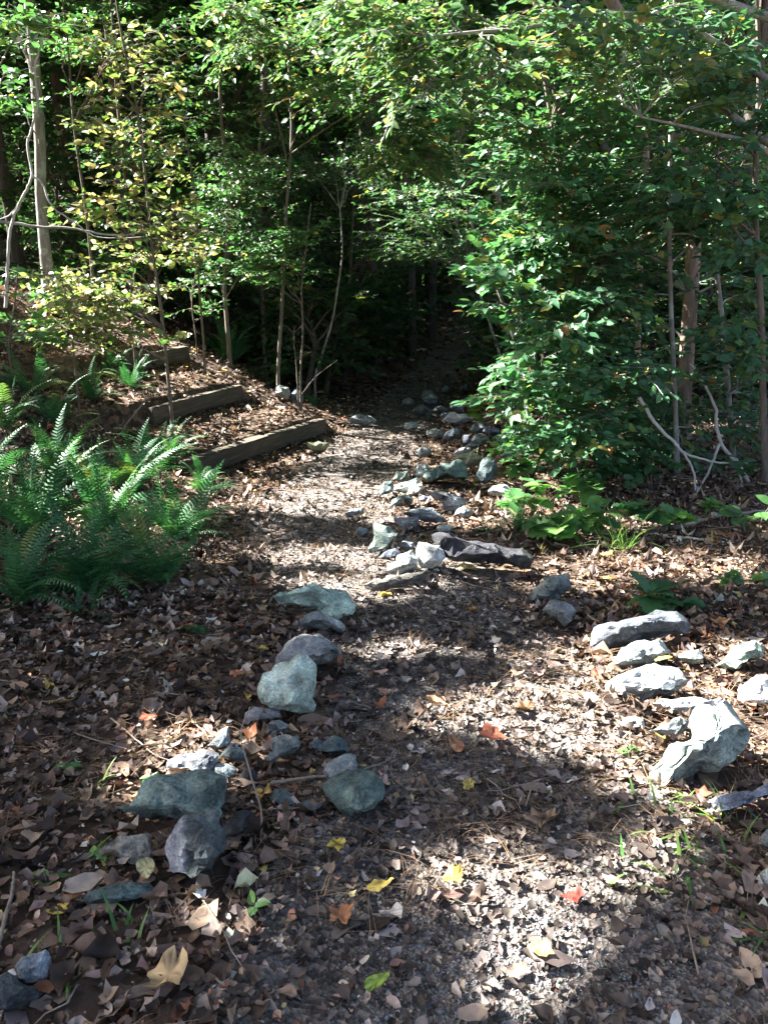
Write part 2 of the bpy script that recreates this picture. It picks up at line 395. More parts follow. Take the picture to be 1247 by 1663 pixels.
# ------------------------------------------------------------------ rocks
ZO = {1: (100, 1160, 3.897), 2: (340, 950, 3.897), 3: (560, 740, 3.668), 4: (620, 610, 4.796), 5: (840, 900, 3.064), 6: (940, 1080, 4.062),
      7: (200, 520, 2.969), 8: (0, 1430, 4.796), 9: (0, 360, 1.948)}
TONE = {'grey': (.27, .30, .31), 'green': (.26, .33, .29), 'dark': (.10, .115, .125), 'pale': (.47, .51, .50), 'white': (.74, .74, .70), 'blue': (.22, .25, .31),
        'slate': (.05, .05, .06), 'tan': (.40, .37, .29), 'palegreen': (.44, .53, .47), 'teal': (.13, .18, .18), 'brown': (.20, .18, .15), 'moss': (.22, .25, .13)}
RK = [
 (1, [(340,640),(420,655),(560,460),(600,445),(1045,445),(1050,560),(1000,750),(880,700),(700,705),(560,660)], 42, .55, 'green', 'large grey-green wedge-shaped slab tapering to a point at its left'),
 (1, [(690,1040),(685,910),(730,770),(880,680),(960,690),(1040,820),(1040,880),(940,1020),(850,1050)], 12, .9, 'dark', 'dark upright stone with a pale left face of tinted-in light, propping the wedge-shaped slab'),
 (1, [(270,900),(370,815),(440,830),(580,820),(600,930),(540,1000),(440,980),(350,940)], 48, .35, 'tan', 'flat tan-green stone left of the dark upright stone'),
 (1, [(130,1240),(180,1170),(300,1130),(430,1105),(560,1120),(600,1160),(480,1210),(300,1247),(150,1250)], 35, .6, 'teal', 'long low dark green stone below the flat tan one'),
 (1, [(670,380),(680,340),(800,300),(960,272),(985,300),(980,370),(930,430),(800,385)], 25, .8, 'grey', 'angular grey stone with a black front, behind the wedge-shaped slab'),
 (1, [(940,440),(970,375),(1060,362),(1110,390),(1090,450),(1000,445)], 25, .8, 'pale', 'small pale stone touching the upper right corner of the wedge-shaped slab'),
 (1, [(940,240),(1000,150),(1050,130),(1075,190),(1060,240),(980,268)], 25, .8, 'grey', 'small rounded grey stone behind the angular black-fronted one'),
 (1, [(990,310),(1040,265),(1130,255),(1180,290),(1160,340),(1060,335)], 30, .7, 'teal', 'small dark green stone left of the thin upright twig'),
 (1, [(1120,450),(1160,390),(1230,400),(1240,465),(1180,475)], 25, .8, 'slate', 'small blackish stone at the foot of the thin upright twig'),
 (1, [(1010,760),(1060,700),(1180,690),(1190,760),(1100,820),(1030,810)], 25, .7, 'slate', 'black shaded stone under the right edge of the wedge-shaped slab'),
 (2, [(315,690),(360,610),(480,510),(600,480),(660,540),(675,640),(650,740),(670,780),(660,850),(480,845),(330,800)], 14, .8, 'palegreen', 'tall tooth-shaped rock with a bright sunlit upper left face'),
 (2, [(400,575),(410,490),(500,390),(600,355),(690,360),(840,460),(780,520),(690,560),(540,590)], 30, .7, 'grey', 'broad grey rock directly behind the tooth-shaped one'),
 (2, [(530,300),(610,220),(680,205),(740,240),(870,300),(840,335),(760,310),(650,300),(560,320)], 40, .6, 'grey', 'low grey stone half covered by leaves, behind the broad grey rock'),
 (2, [(410,120),(500,75),(640,62),(860,98),(908,190),(800,245),(680,190),(540,140)], 48, .5, 'palegreen', 'flat greenish rock at the path edge, farthest of the tooth-shaped rock\'s row'),
 (2, [(215,915),(230,850),(290,820),(450,840),(460,880),(380,895),(300,900)], 25, .7, 'pale', 'small pale stone at the left foot of the tooth-shaped rock'),
 (2, [(350,1000),(370,930),(430,935),(440,985),(400,1010)], 20, .8, 'slate', 'small black stone below the tooth-shaped rock'),
 (2, [(340,1180),(350,1130),(430,1010),(480,990),(570,1000),(580,1060),(500,1110),(430,1130),(390,1190)], 30, .7, 'grey', 'slanting grey stone between the thin twig and the path'),
 (2, [(670,1095),(740,1020),(780,990),(830,1010),(895,1095),(860,1115),(780,1105)], 22, .8, 'teal', 'small dark wedge stone highest of the three at the path edge'),
 (2, [(735,1270),(740,1170),(860,1120),(930,1120),(935,1230),(880,1255),(800,1280)], 25, .8, 'grey', 'squarish grey-green stone between the small wedge and the big round stone'),
 (2, [(730,1330),(760,1300),(900,1250),(960,1225),(1030,1250),(1085,1320),(1080,1390),(1020,1450),(870,1465),(770,1410)], 14, .85, 'teal', 'big rounded dark blue-grey stone at the left edge of the path'),
 (2, [(380,1400),(430,1350),(520,1360),(545,1410),(530,1450),(440,1440)], 25, .7, 'teal', 'half buried green stone right of the wedge-shaped slab'),
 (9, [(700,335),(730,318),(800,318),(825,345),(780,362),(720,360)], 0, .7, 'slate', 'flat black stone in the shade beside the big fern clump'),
 (3, [(120,600),(160,540),(165,470),(200,445),(270,470),(310,500),(290,530),(235,560),(235,600),(160,620)], 20, .7, 'green', 'upright pale green stone left of the white quartz rocks'),
 (3, [(205,640),(240,600),(300,590),(330,610),(310,640),(240,655)], 25, .7, 'blue', 'small bluish stone between the pale green stone and the white quartz'),
 (3, [(320,580),(350,540),(410,550),(420,580),(360,600)], 25, .7, 'grey', 'small grey-green stone just behind the white quartz rocks'),
 (3, [(215,755),(230,710),(300,680),(310,640),(400,590),(440,640),(430,690),(330,715),(280,745)], 40, .6, 'white', 'long white quartz rock, left one of the two'),
 (3, [(425,600),(440,555),(480,560),(560,570),(600,650),(580,690),(455,705)], 30, .7, 'white', 'chunky white quartz rock touching the long dark slab'),
 (3, [(510,505),(560,500),(700,540),(880,560),(1060,590),(1130,650),(1110,700),(1060,720),(940,680),(760,670),(640,660),(590,640)], 22, .55, 'slate', 'long black slate slab lying across the right edge of the path'),
 (3, [(300,400),(420,395),(440,400),(435,465),(380,445),(320,440)], 20, .8, 'blue', 'small blue-grey block in front of the flat grey stone'),
 (3, [(345,385),(380,350),(520,345),(570,380),(610,430),(540,435),(440,405)], 35, .6, 'grey', 'flat grey stone with a black right end, above the slate slab'),
 (3, [(490,260),(540,235),(600,260),(690,290),(715,350),(640,365),(590,350),(560,300)], 30, .6, 'grey', 'grey stone with a green lichen end in the right-hand row'),
 (3, [(440,300),(460,265),(510,280),(500,310)], 25, .8, 'blue', 'tiny blue-grey stone left of the lichen-ended stone'),
 (3, [(270,335),(290,290),(350,265),(400,290),(400,315),(330,330)], 30, .7, 'teal', 'low dark green stone in front of the pale tilted slab'),
 (3, [(200,270),(230,190),(280,180),(290,230),(260,255)], 20, .8, 'teal', 'dark leaning stone at the left end of the pale tilted slab'),
 (3, [(290,240),(300,205),(430,170),(445,200),(485,225),(450,240),(350,250)], 35, .6, 'palegreen', 'pale tilted slab with a black end, mid-row'),
 (3, [(290,175),(310,130),(370,125),(380,170),(320,185)], 20, .8, 'green', 'small green-grey stone behind the pale tilted slab'),
 (3, [(410,150),(430,90),(480,80),(510,110),(470,150),(430,165)], 20, .8, 'pale', 'small whitish stone at the left end of the big dark rock'),
 (3, [(450,170),(480,120),(560,85),(680,70),(730,120),(735,170),(680,180),(600,160),(540,165),(500,190)], 16, .8, 'teal', 'big dark blue rock with a hollow front in the right-hand row'),
 (3, [(630,65),(690,30),(760,12),(810,45),(800,80),(720,100),(680,75)], 30, .7, 'tan', 'pale cream rock behind the big dark blue one'),
 (3, [(785,150),(800,80),(850,28),(890,50),(908,110),(890,170),(830,198),(800,190)], 8, .8, 'teal', 'dark egg-shaped stone standing on end'),
 (3, [(370,270),(385,225),(430,210),(455,240),(400,268)], 20, .8, 'white', 'tiny white stone on the pale tilted slab\'s front'),
 (3, [(0,380),(30,355),(110,345),(120,370),(40,390)], 55, .4, 'grey', 'flat grey stone level with the path surface'),
 (3, [(60,495),(80,465),(130,465),(150,495),(100,510)], 45, .5, 'grey', 'little flat stone on the path left of the pale green upright'),
 (3, [(100,820),(200,770),(420,745),(520,735),(470,770),(300,805),(150,838)], 58, .35, 'brown', 'long flat brown-grey stone below the white quartz'),
 (5, [(58,260),(80,200),(150,140),(230,115),(268,130),(270,190),(200,240),(150,268)], 28, .7, 'grey', 'hump-backed grey stone with a dark right side, below the slate slab'),
 (5, [(120,310),(160,258),(230,265),(280,310),(270,370),(230,388),(190,345)], 35, .6, 'grey', 'tilted grey stone just in front of the hump-backed one'),
 (5, [(365,490),(370,420),(390,395),(540,365),(780,342),(830,380),(760,400),(640,410),(560,460),(470,475),(400,508)], 45, .5, 'blue', 'long flat blue-grey slab on the right, below the oak seedling'),
 (5, [(465,600),(490,530),(560,475),(700,465),(760,520),(720,565),(600,575),(540,605)], 40, .5, 'pale', 'pale domed stone in front of the long blue-grey slab'),
 (5, [(430,690),(460,650),(640,580),(800,600),(870,660),(800,690),(700,700),(560,745),(460,748)], 42, .5, 'pale', 'pale flat stone with a black right tip and a yellow leaf on it'),
 (5, [(980,590),(1010,570),(1080,490),(1180,455),(1225,490),(1220,540),(1110,560),(1060,612)], 28, .7, 'green', 'green-grey stone with a black shaded side near the right edge'),
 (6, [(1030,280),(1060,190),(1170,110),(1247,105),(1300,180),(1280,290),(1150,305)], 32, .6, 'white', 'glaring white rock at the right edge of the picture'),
 (6, [(465,860),(465,770),(560,660),(640,560),(700,545),(730,480),(800,370),(900,330),(950,290),(1030,370),(1100,480),(1060,560),(980,640),(880,720),(730,760),(600,810),(540,872)], 56, .55, 'palegreen', 'biggest pale green rock, slanting down to the left, on the right'),
 (6, [(480,300),(530,265),(760,265),(940,275),(940,310),(800,350),(700,370),(560,352)], 55, .4, 'pale', 'flat pale stone behind the biggest pale green rock'),
 (6, [(450,480),(560,430),(650,395),(710,420),(700,470),(620,522),(540,505)], 40, .5, 'pale', 'small pale grey stone left of the biggest pale green rock'),
 (6, [(835,970),(900,930),(1060,870),(1247,825),(1260,880),(1150,905),(960,985),(870,1040)], 40, .5, 'blue', 'dark blue low stone below the biggest pale green rock'),
 (6, [(1150,1240),(1200,1170),(1260,1130),(1320,1200),(1260,1275)], 35, .5, 'grey', 'grey stone cut by the right edge, near the green shoots'),
 (6, [(1158,1500),(1185,1420),(1260,1370),(1320,1450),(1260,1560)], 30, .6, 'white', 'white stone cut by the right edge, lowest on that side'),
 (4, [(150,265),(165,230),(215,215),(250,235),(240,270),(190,278)], 20, .8, 'grey', 'leftmost grey stone of the shaded heap where the path darkens'),
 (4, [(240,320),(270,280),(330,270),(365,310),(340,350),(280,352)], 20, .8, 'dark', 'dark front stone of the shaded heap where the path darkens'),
 (4, [(310,200),(330,155),(380,148),(410,190),(390,220),(330,222)], 20, .8, 'grey', 'tallest stone of the shaded heap where the path darkens'),
 (4, [(320,245),(350,225),(410,230),(430,255),(370,265)], 20, .8, 'blue', 'thin flat stone in the middle of the shaded heap'),
 (4, [(465,140),(490,118),(520,135),(510,155),(475,160)], 20, .8, 'pale', 'small pale stone far behind the shaded heap'),
 (4, [(600,140),(615,110),(660,105),(670,135),(650,162),(610,162)], 20, .8, 'dark', 'farthest dark stone right of the shaded heap'),
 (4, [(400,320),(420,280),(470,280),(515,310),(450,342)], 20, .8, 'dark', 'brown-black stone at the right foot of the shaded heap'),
 (4, [(450,355),(470,330),(520,325),(505,370),(470,377)], 20, .8, 'grey', 'small grey stone at the left end of the sunlit white rock'),
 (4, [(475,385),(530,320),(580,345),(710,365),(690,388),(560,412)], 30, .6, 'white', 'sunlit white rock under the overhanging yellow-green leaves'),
 (4, [(470,540),(490,490),(560,450),(610,470),(580,520),(520,547)], 22, .8, 'blue', 'rounded blue-grey rock below the sunlit white one'),
 (4, [(630,575),(635,500),(680,500),(690,560),(660,582)], 15, .8, 'blue', 'small upright blue stone at the left of the grey pile'),
 (4, [(690,470),(710,420),(790,415),(800,460),(740,492)], 25, .7, 'grey', 'top left stone of the grey pile'),
 (4, [(690,560),(720,500),(800,500),(830,540),(760,572)], 25, .7, 'grey', 'middle stone of the grey pile'),
 (4, [(645,600),(690,565),(760,580),(745,615),(680,617)], 30, .7, 'grey', 'lowest flat stone of the grey pile'),
 (4, [(780,480),(800,440),(900,450),(910,500),(830,502)], 25, .7, 'blue', 'top right stone of the grey pile'),
 (4, [(545,662),(600,620),(680,600),(695,630),(590,672)], 35, .6, 'pale', 'pale flat stone behind the cream rock'),
 (4, [(890,560),(900,510),(960,505),(965,550),(920,565)], 20, .8, 'grey', 'grey stone half hidden by leaves right of the grey pile'),
 (4, [(1000,580),(1020,550),(1100,555),(1110,600),(1030,607)], 25, .7, 'grey', 'grey stone deepest under the leaves right of the pile'),
 (4, [(900,672),(930,640),(1040,615),(1080,660),(1020,692),(960,670)], 30, .7, 'white', 'whitish stone right of the egg-shaped standing stone'),
 (7, [(735,380),(755,335),(800,350),(812,380),(790,412)], 20, .8, 'pale', 'pale stone on the tread edge, left of the dark one'),
 (7, [(812,380),(830,355),(860,370),(867,420),(840,432),(815,412)], 10, .8, 'blue', 'dark blue stone standing on the tread edge by the bare shrub'),
 (7, [(1085,508),(1120,482),(1190,488),(1222,512),(1150,522)], 45, .5, 'grey', 'flat grey stone beside the path right of the lowest step'),
 (7, [(890,622),(940,610),(1000,625),(970,652),(910,648)], 45, .5, 'moss', 'mossy flat stone in front of the lowest step'),
 (8, [(110,730),(190,660),(360,605),(410,680),(390,880),(200,900),(150,800)], 35, .5, 'blue', 'blue-grey stone with a pale upper edge, at the lower left corner'),
 (8, [(-60,1090),(-60,850),(60,780),(200,870),(350,910),(330,980),(200,1060),(60,1098)], 32, .6, 'dark', 'dark stone cut by the lower left corner'),
 (9, [(135,290),(150,250),(200,235),(250,240),(240,300),(170,308)], 22, .8, 'tan', 'tan stone high on the left bank among yellow leaves'),
 (9, [(-30,150),(-30,85),(30,75),(58,100),(50,160),(10,165)], 15, .8, 'brown', 'brown block at the left edge of the bank'),
]
rr = np.random.default_rng(21)
ZO[0] = (0, 0, 1.0)
FILL = [(662, 862, 34, 16, 'grey', 'small grey filler stone between the flat grey stone and the pale green upright'), (722, 868, 30, 15, 'pale', 'small pale filler stone just above the left end of the slate slab'), (752, 842, 34, 18, 'grey', 'small grey filler stone right of the lichen-ended stone'),
        (812, 806, 40, 20, 'pale', 'pale filler stone below the egg-shaped standing stone'), (842, 772, 38, 20, 'white', 'whitish filler stone half under the thicket edge'), (688, 742, 30, 16, 'grey', 'small grey filler stone left of the grey pile'), (708, 712, 32, 16, 'pale', 'pale filler stone between the rounded blue-grey rock and the path'),
        (668, 700, 28, 14, 'grey', 'small grey filler stone below the shaded heap'), (742, 668, 30, 16, 'pale', 'small pale filler stone above the sunlit white rock'), (700, 655, 26, 14, 'grey', 'small grey filler stone at the back of the shaded heap'),
        (452, 1192, 34, 20, 'grey', 'small grey filler stone below the tooth-shaped rock, right of the black one'), (515, 1222, 36, 22, 'teal', 'small dark filler stone behind the small dark wedge stone'), (505, 1320, 40, 22, 'dark', 'small dark filler stone left of the big rounded stone'),
        (395, 1340, 40, 24, 'slate', 'small black filler stone right of the dark upright stone'), (1120, 1078, 46, 22, 'pale', 'small pale filler stone right of the pale domed stone'), (1025, 1185, 44, 22, 'pale', 'small pale filler stone left of the small pale grey stone')]
for (u, v, w, h, tn, lab) in FILL:
    k6 = [(u + w * .5 * math.cos(a) * rr.uniform(.8, 1.15), v - h * .5 * math.sin(a) * rr.uniform(.8, 1.15)) for a in np.linspace(0, 2 * math.pi, 7)[:-1] + rr.random() * .6]
    RK.append((0, k6, 26, .8, tn, lab))
FOOT = []        # footprints, so that leaves lie round the stones and not inside them
def build_rock(zk, poly, tilt, thick, tone, label):
    ox, oy, sc = ZO[zk]
    px = np.array([(ox + a / sc, oy + b / sc) for a, b in poly], float)
    cu = (px[:, 0].min() + px[:, 0].max()) / 2; vb = px[:, 1].max()
    B = P(cu, min(vb - 1, 1700)); az = math.atan2(B[0], B[1]); t = R(tilt)
    n = np.array([-math.sin(az) * math.cos(t), -math.cos(az) * math.cos(t), math.sin(t)])
    d = ray(px[:, 0], px[:, 1]); k = ((B - CAMP) @ n) / (d @ n); W = CAMP + d * k[:, None]
    C = W.mean(0); up = np.cross(n, np.cross([0, 0, 1.0], n)); up /= np.linalg.norm(up); sd = np.cross(up, n)
    q = np.stack([(W - C) @ sd, (W - C) @ up], -1); ext = q.max(0) - q.min(0); D = thick * min(ext[0], ext[1] * 1.6)
    m = len(q); ar = 0.5 * np.sum(q[:, 0] * np.roll(q[:, 1], -1) - np.roll(q[:, 0], -1) * q[:, 1])
    if ar < 0: q = q[::-1]
    ridge = np.array([rr.uniform(.02, .24) * ext[0], rr.uniform(-.26, .0) * ext[1]])
    def ring(f, off):
        jit = 1 + rr.normal(0, .10, (m, 1)); p = ridge * (1 - f) + q * f * jit
        return np.column_stack([p, off * D * (1 + rr.normal(0, .14, m))])
    rings = [ring(.36, .62), ring(.74, .42), np.column_stack([q, rr.normal(0, .07, m) * D]), ring(.80, -.38), ring(.45, -.60)]
    V = np.concatenate(rings + [np.array([[ridge[0], ridge[1], .66 * D]]), np.array([[0, 0, -.62 * D]])])
    bm = bmesh.new(); bv = [bm.verts.new(v) for v in V]
    for r_ in range(4):
        for i in range(m):
            j = (i + 1) % m; bm.faces.new((bv[r_ * m + i], bv[(r_ + 1) * m + i], bv[(r_ + 1) * m + j], bv[r_ * m + j]))
    for i in range(m):
        j = (i + 1) % m; bm.faces.new((bv[i], bv[j], bv[5 * m])); bm.faces.new((bv[4 * m + j], bv[4 * m + i], bv[5 * m + 1]))
    bmesh.ops.recalc_face_normals(bm, faces=bm.faces)
    bmesh.ops.triangulate(bm, faces=list(bm.faces))
    bigpx = max(np.ptp(px[:, 0]), np.ptp(px[:, 1]))
    bmesh.ops.subdivide_edges(bm, edges=list(bm.edges), cuts=4 if bigpx > 110 else (3 if bigpx > 60 else 1), use_grid_fill=True)
    bm.normal_update()
    S = math.sqrt(ext[0] * ext[1]); co = np.array([v.co[:] for v in bm.verts]); nn2 = np.array([v.normal[:] for v in bm.verts]); sd_ = rr.random() * 90
    dis = 0.06 * (.28 - np.abs(fbm(co / S * 2.6 + sd_ + 21, 2))) + 0.055 * fbm(co / S * 3.0 + sd_, 3) + 0.05 * np.round(fbm(co / S * np.array([2, 5, 2]) + sd_ + 7, 1) * 2.5) / 2.5 * 0.9
    if max(ext[0] / ext[1], ext[1] / ext[0]) > 2.6: dis = dis * .45
    co = co + nn2 * (dis * S)[:, None]
    ns = int(26 + bigpx * .35); sidx = rr.integers(0, len(co), ns)          # chipped planes: flatten each patch towards its own tangent plane
    sp_, sn_ = co[sidx], nrm(nn2[sidx] + rr.normal(0, .16, (ns, 3)))
    near = np.argmin(((co[:, None] - sp_[None]) ** 2).sum(-1), 1)
    co = co + sn_[near] * (((sp_[near] - co) * sn_[near]).sum(-1) * .72)[:, None]
    Wd = C + co[:, :1] * sd + co[:, 1:2] * up + co[:, 2:] * n
    base = np.array([C[0], C[1], float(G(C[0], C[1]))]); Wd = Wd - base; Wd[:, 2] += 0.016 + .005 * base[1]
    FOOT.append((base[0] + Wd[:, 0].mean(), base[1] + Wd[:, 1].mean(), np.ptp(Wd[:, 0]) / 2, np.ptp(Wd[:, 1]) / 2))
    for v, c in zip(bm.verts, Wd): v.co = c
    me = bpy.data.meshes.new('rock'); bm.to_mesh(me); bm.free()
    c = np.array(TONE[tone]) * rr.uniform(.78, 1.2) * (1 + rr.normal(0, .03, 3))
    a = me.color_attributes.new('tint', 'FLOAT_COLOR', 'POINT'); arr = np.ones((len(me.vertices), 4), np.float32); arr[:, :3] = c
    if 'pale left face' in label: arr[:, :3] = np.where((Wd @ sd < -.22 * ext[0])[:, None], np.array([.42, .43, .48]), c)  # light on its left side, put into the tint
    wp = Wd / S; mot = fbm(wp * 2.2 + sd_, 3)[:, None]
    arr[:, :3] *= 1 + .45 * mot; arr[:, :3] += np.clip(fbm(wp * 3.1 + sd_ + 40, 2)[:, None] - .35, 0, 1) * np.array([.16, .17, .10])
    hgt = Wd[:, 2] + base[2] - G(Wd[:, 0] + base[0], Wd[:, 1] + base[1]); dirt = (1 - smooth(.0, .05, hgt + .02 * mot[:, 0]))[:, None] * .75
    arr[:, :3] = np.clip(arr[:, :3] * (1 - dirt) + np.array([.10, .075, .055]) * dirt, .02, .85)
    a.data.foreach_set('color', arr.ravel())
    for p in me.polygons: p.use_smooth = True
    me.set_sharp_from_angle(angle=R(20)); me.materials.append(M_STONE)
    tag(obj('rock', me, None, base), label, 'rock', 'rocks lining the footpath')
for r_ in RK: build_rock(*r_)

# ------------------------------------------------------------------ leaf litter
def outline(kind, n):
    t = np.linspace(0, 2 * math.pi, n, endpoint=False)
    if kind == 'oval':   x = 0.5 * np.cos(t); y = 0.24 * np.sin(t) * (1 - 0.25 * np.cos(t)); return np.stack([x, y], -1)
    if kind == 'oak':
        k = 7 if n >= 18 else 5; r = 1 + 0.24 * np.cos(k * t); return np.stack([0.5 * np.cos(t) * (1 + .10 * np.cos(k * t)), 0.25 * np.sin(t) * r], -1)
    if kind == 'maple':
        r = (0.36 + 0.06 * np.cos(5 * t) + 0.03 * np.cos(11 * t)) * (1 + .06 * np.clip(rl.normal(0, 1, n), -1.5, 1.5)); return np.stack([r * np.cos(t), r * np.sin(t)], -1)
    if kind == 'ragged':
        r = 0.5 + 0.28 * (rl.random(n) - .5) + .06 * np.cos(5 * t + 1); return np.stack([0.95 * r * np.cos(t), (.45 + .25 * rl.random()) * r * np.sin(t)], -1)
    if kind == 'shard':
        return np.stack([.44 * np.cos(t), .30 * np.sin(t)], -1) * (.55 + .75 * rl.random((n, 1)))
    if kind == 'old':
        r = 0.30 * (0.65 + 0.7 * _h(np.arange(n), np.arange(n) * 3, np.arange(n) * 7)); return np.stack([1.35 * r * np.cos(t), r * np.sin(t)], -1)
def leaf_tpl(kind, n, rings, r, curl):
    o = outline(kind, n)
    o = o * (1 + (0.10 if n < 14 else 0.045) * np.clip(r.normal(0, 1, (n, 1)), -1.8, 1.8))
    P2 = [np.zeros((1, 2))] + [o * q for q in ([0.55, 1.0] if rings == 2 else [1.0])]
    p = np.concatenate(P2)
    a = r.random() * 3.14; u = p[:, 0] * math.cos(a) + p[:, 1] * math.sin(a); w = -p[:, 0] * math.sin(a) + p[:, 1] * math.cos(a)
    z = curl * (1.5 * u * u - 0.7 * w * w * r.random()) + curl * 0.12 * np.sin(9 * u + r.random() * 6) * np.sin(8 * w + 1) + 0.35 * curl * np.abs(p[:, 1])
    z = z + r.normal(0, 0.03 * (0.4 + curl), len(p)); z -= z.min()
    j = np.arange(n); jn = (j + 1) % n
    F = [np.stack([np.zeros(n, int), 1 + j, 1 + jn], -1)]
    if rings == 2: F.append(np.stack([1 + j, 1 + n + j, 1 + n + jn, 1 + jn], -1))
    return np.column_stack([p, z]), F
LP = np.array([(0.052, 0.033, 0.023), (0.108, 0.067, 0.046), (0.18, 0.116, 0.077), (0.29, 0.20, 0.13), (0.26, 0.195, 0.168), (0.44, 0.345, 0.265), (0.30, 0.105, 0.04), (0.50, 0.33, 0.05), (0.42, 0.25, 0.13), (0.16, 0.095, 0.078)])
LW = np.array([.25, .21, .16, .11, .09, .075, .026, .012, .035, .08]); LW /= LW.sum()
def litter_colors(N, r, w=LW):
    c = LP[r.choice(len(LP), N, p=w)]; c = c * .86 + .14 * c.mean(1, keepdims=True)
    return np.clip(c * np.exp(r.normal(.02, .42, (N, 1))), .015, .62)
rl = np.random.default_rng(11)
bands = [  # y0, y1, number, ring count, outline points, size range
    (0.9, 2.6, 9600, 2, 8, 0.022, 0.082), (2.6, 4.3, 13000, 2, 8, 0.024, 0.082), (4.3, 7.0, 15000, 1, 9, 0.025, 0.08),
    (7.0, 11.0, 15000, 1, 7, 0.035, 0.09), (11.0, 17.0, 12000, 1, 6, 0.06, 0.12), (17.0, 45.0, 10000, 1, 5, 0.12, 0.28),
    (0.9, 2.8, 10500, 1, 6, 0.010, 0.034), (2.8, 5.5, 14000, 1, 5, 0.013, 0.036)]
LV, LF, LC, base = [], [], [], 0
def off_rocks(x, y, f=.80):
    k = np.ones(len(x), bool)
    for (cx, cy_, ax, ay) in FOOT: k &= ((x - cx) / (ax * f + .004)) ** 2 + ((y - cy_) / (ay * f + .004)) ** 2 > 1
    return k
def litter_pts(n, y0, y1, r):
    y = np.sqrt(y0 ** 2 + (y1 ** 2 - y0 ** 2) * r.random(n)); hw = 0.55 * y + 0.6 + 0.8 * (1 - smooth(3.0, 6.0, y))
    x = (r.random(n) * 2 - 1) * hw
    return x, y
bigleaf = []
for (y0, y1, N, rings, nn_, s0, s1) in bands:
    x, y = litter_pts(N, y0, y1, rl)
    b = bare(x, y); onp = np.exp(-((x - pathc(y)) / 0.6) ** 4)
    k = (rl.random(N) > 0.12 * b) & off_rocks(x, y)
    x, y, onp = x[k], y[k], onp[k]
    if rings == 2 or (y0 == 4.3) or (y0 == 7.0):                       # leaves banked against the stones
        ex, ey = [], []
        for (cx, cy_, ax, ay) in FOOT:
            if y0 <= cy_ < y1:
                ph = rl.random(int(10 + 60 * ax)) * 6.28; rad_ = rl.uniform(.82, 1.12, len(ph)); ex.append(cx + ax * rad_ * np.cos(ph)); ey.append(cy_ + ay * rad_ * np.sin(ph))
        if ex: x = np.concatenate([x] + ex); y = np.concatenate([y] + ey); onp = np.concatenate([onp, np.zeros(len(x) - len(onp))])
    s = (s0 + (s1 - s0) * rl.random(len(x)) ** 1.6) * (1 - 0.30 * onp)
    z = G(x, y) + 0.004 + .012 * onp + 0.040 * rl.random(len(x)) * (1 - .5 * onp)
    c = litter_colors(len(x), rl); c = c * (1 - .45 * onp[:, None]) + .45 * onp[:, None] * (c.mean(1, keepdims=True) * np.array([1.22, 1.15, 1.1])); which = rl.integers(0, 14, len(x))
    for t in range(14):
        kind = ['shard', 'ragged', 'oval', 'ragged', 'shard', 'oval', 'ragged'][t % 7]
        T, F = leaf_tpl(kind, nn_, rings, rl, [0.35, 0.8, 1.5][t % 3])
        m = which == t; n = m.sum()
        if not n: continue
        V, Fs = place(T, F, np.stack([x[m], y[m], z[m]], -1), rand_frames(n, rl, 0.36), s[m] * (.78 + .5 * (t % 4 == 0) + .35 * (t == 12)))
        for f in Fs: LF.append(f + base)
        LV.append(V); LC.append(np.repeat(c[m], len(T), 0)); base += len(V)
tri = [f for f in LF if f.shape[1] == 3]; qd = [f for f in LF if f.shape[1] == 4]
litter = tag(obj('leaf_litter', mesh('leaf_litter', np.concatenate(LV), [np.concatenate(tri), np.concatenate(qd)], np.concatenate(LC), mat=M_LITTER)),
             'mass of brown and tan fallen leaves carpeting the ground', kind='stuff')

# pine needles: long thin straw lying in bundles
N = 6000
x, y = litter_pts(N // 2, 1.15, 3.6, rl); x2, y2 = litter_pts(N // 2, 3.6, 7.5, rl); x = np.concatenate([x, x2]); y = np.concatenate([y, y2])
k = fbm2(x, y, 1.2, 2, 9.0) > -0.15; x, y = x[k], y[k]
x = np.repeat(x, 2) + rl.normal(0, .01, 2 * len(x)); y = np.repeat(y, 2) + rl.normal(0, .01, 2 * len(y)); N = len(x)
T = np.array([(-.5, -.5, 0), (-.5, .5, 0), (0, .5, .12), (0, -.5, .12), (.5, 0, 0)], float)
a = np.repeat(rl.random(N // 2) * 6.28, 2) + rl.normal(0, .22, N)
Mf = frames(np.stack([np.cos(a), np.sin(a), rl.normal(0, .13, N)], -1), np.tile([0, 0, 1.0], (N, 1)))
V, F = place(T, [np.array([(0, 3, 2, 1)]), np.array([(3, 4, 2)])], np.stack([x, y, G(x, y) + .028 + .018 * rl.random(N)], -1), Mf,
             np.stack([0.10 + .09 * rl.random(N), 0.0011 * (1 + .18 * y), np.full(N, .12)], -1))
nc = np.array([0.25, 0.165, 0.10]) * (0.5 + rl.random((N, 1)))
tag(obj('pine_needles', mesh('pine_needles', V, F, np.repeat(nc, 5, 0), mat=M_LITTER)), 'scattered brown pine needles lying over the leaves', kind='stuff')

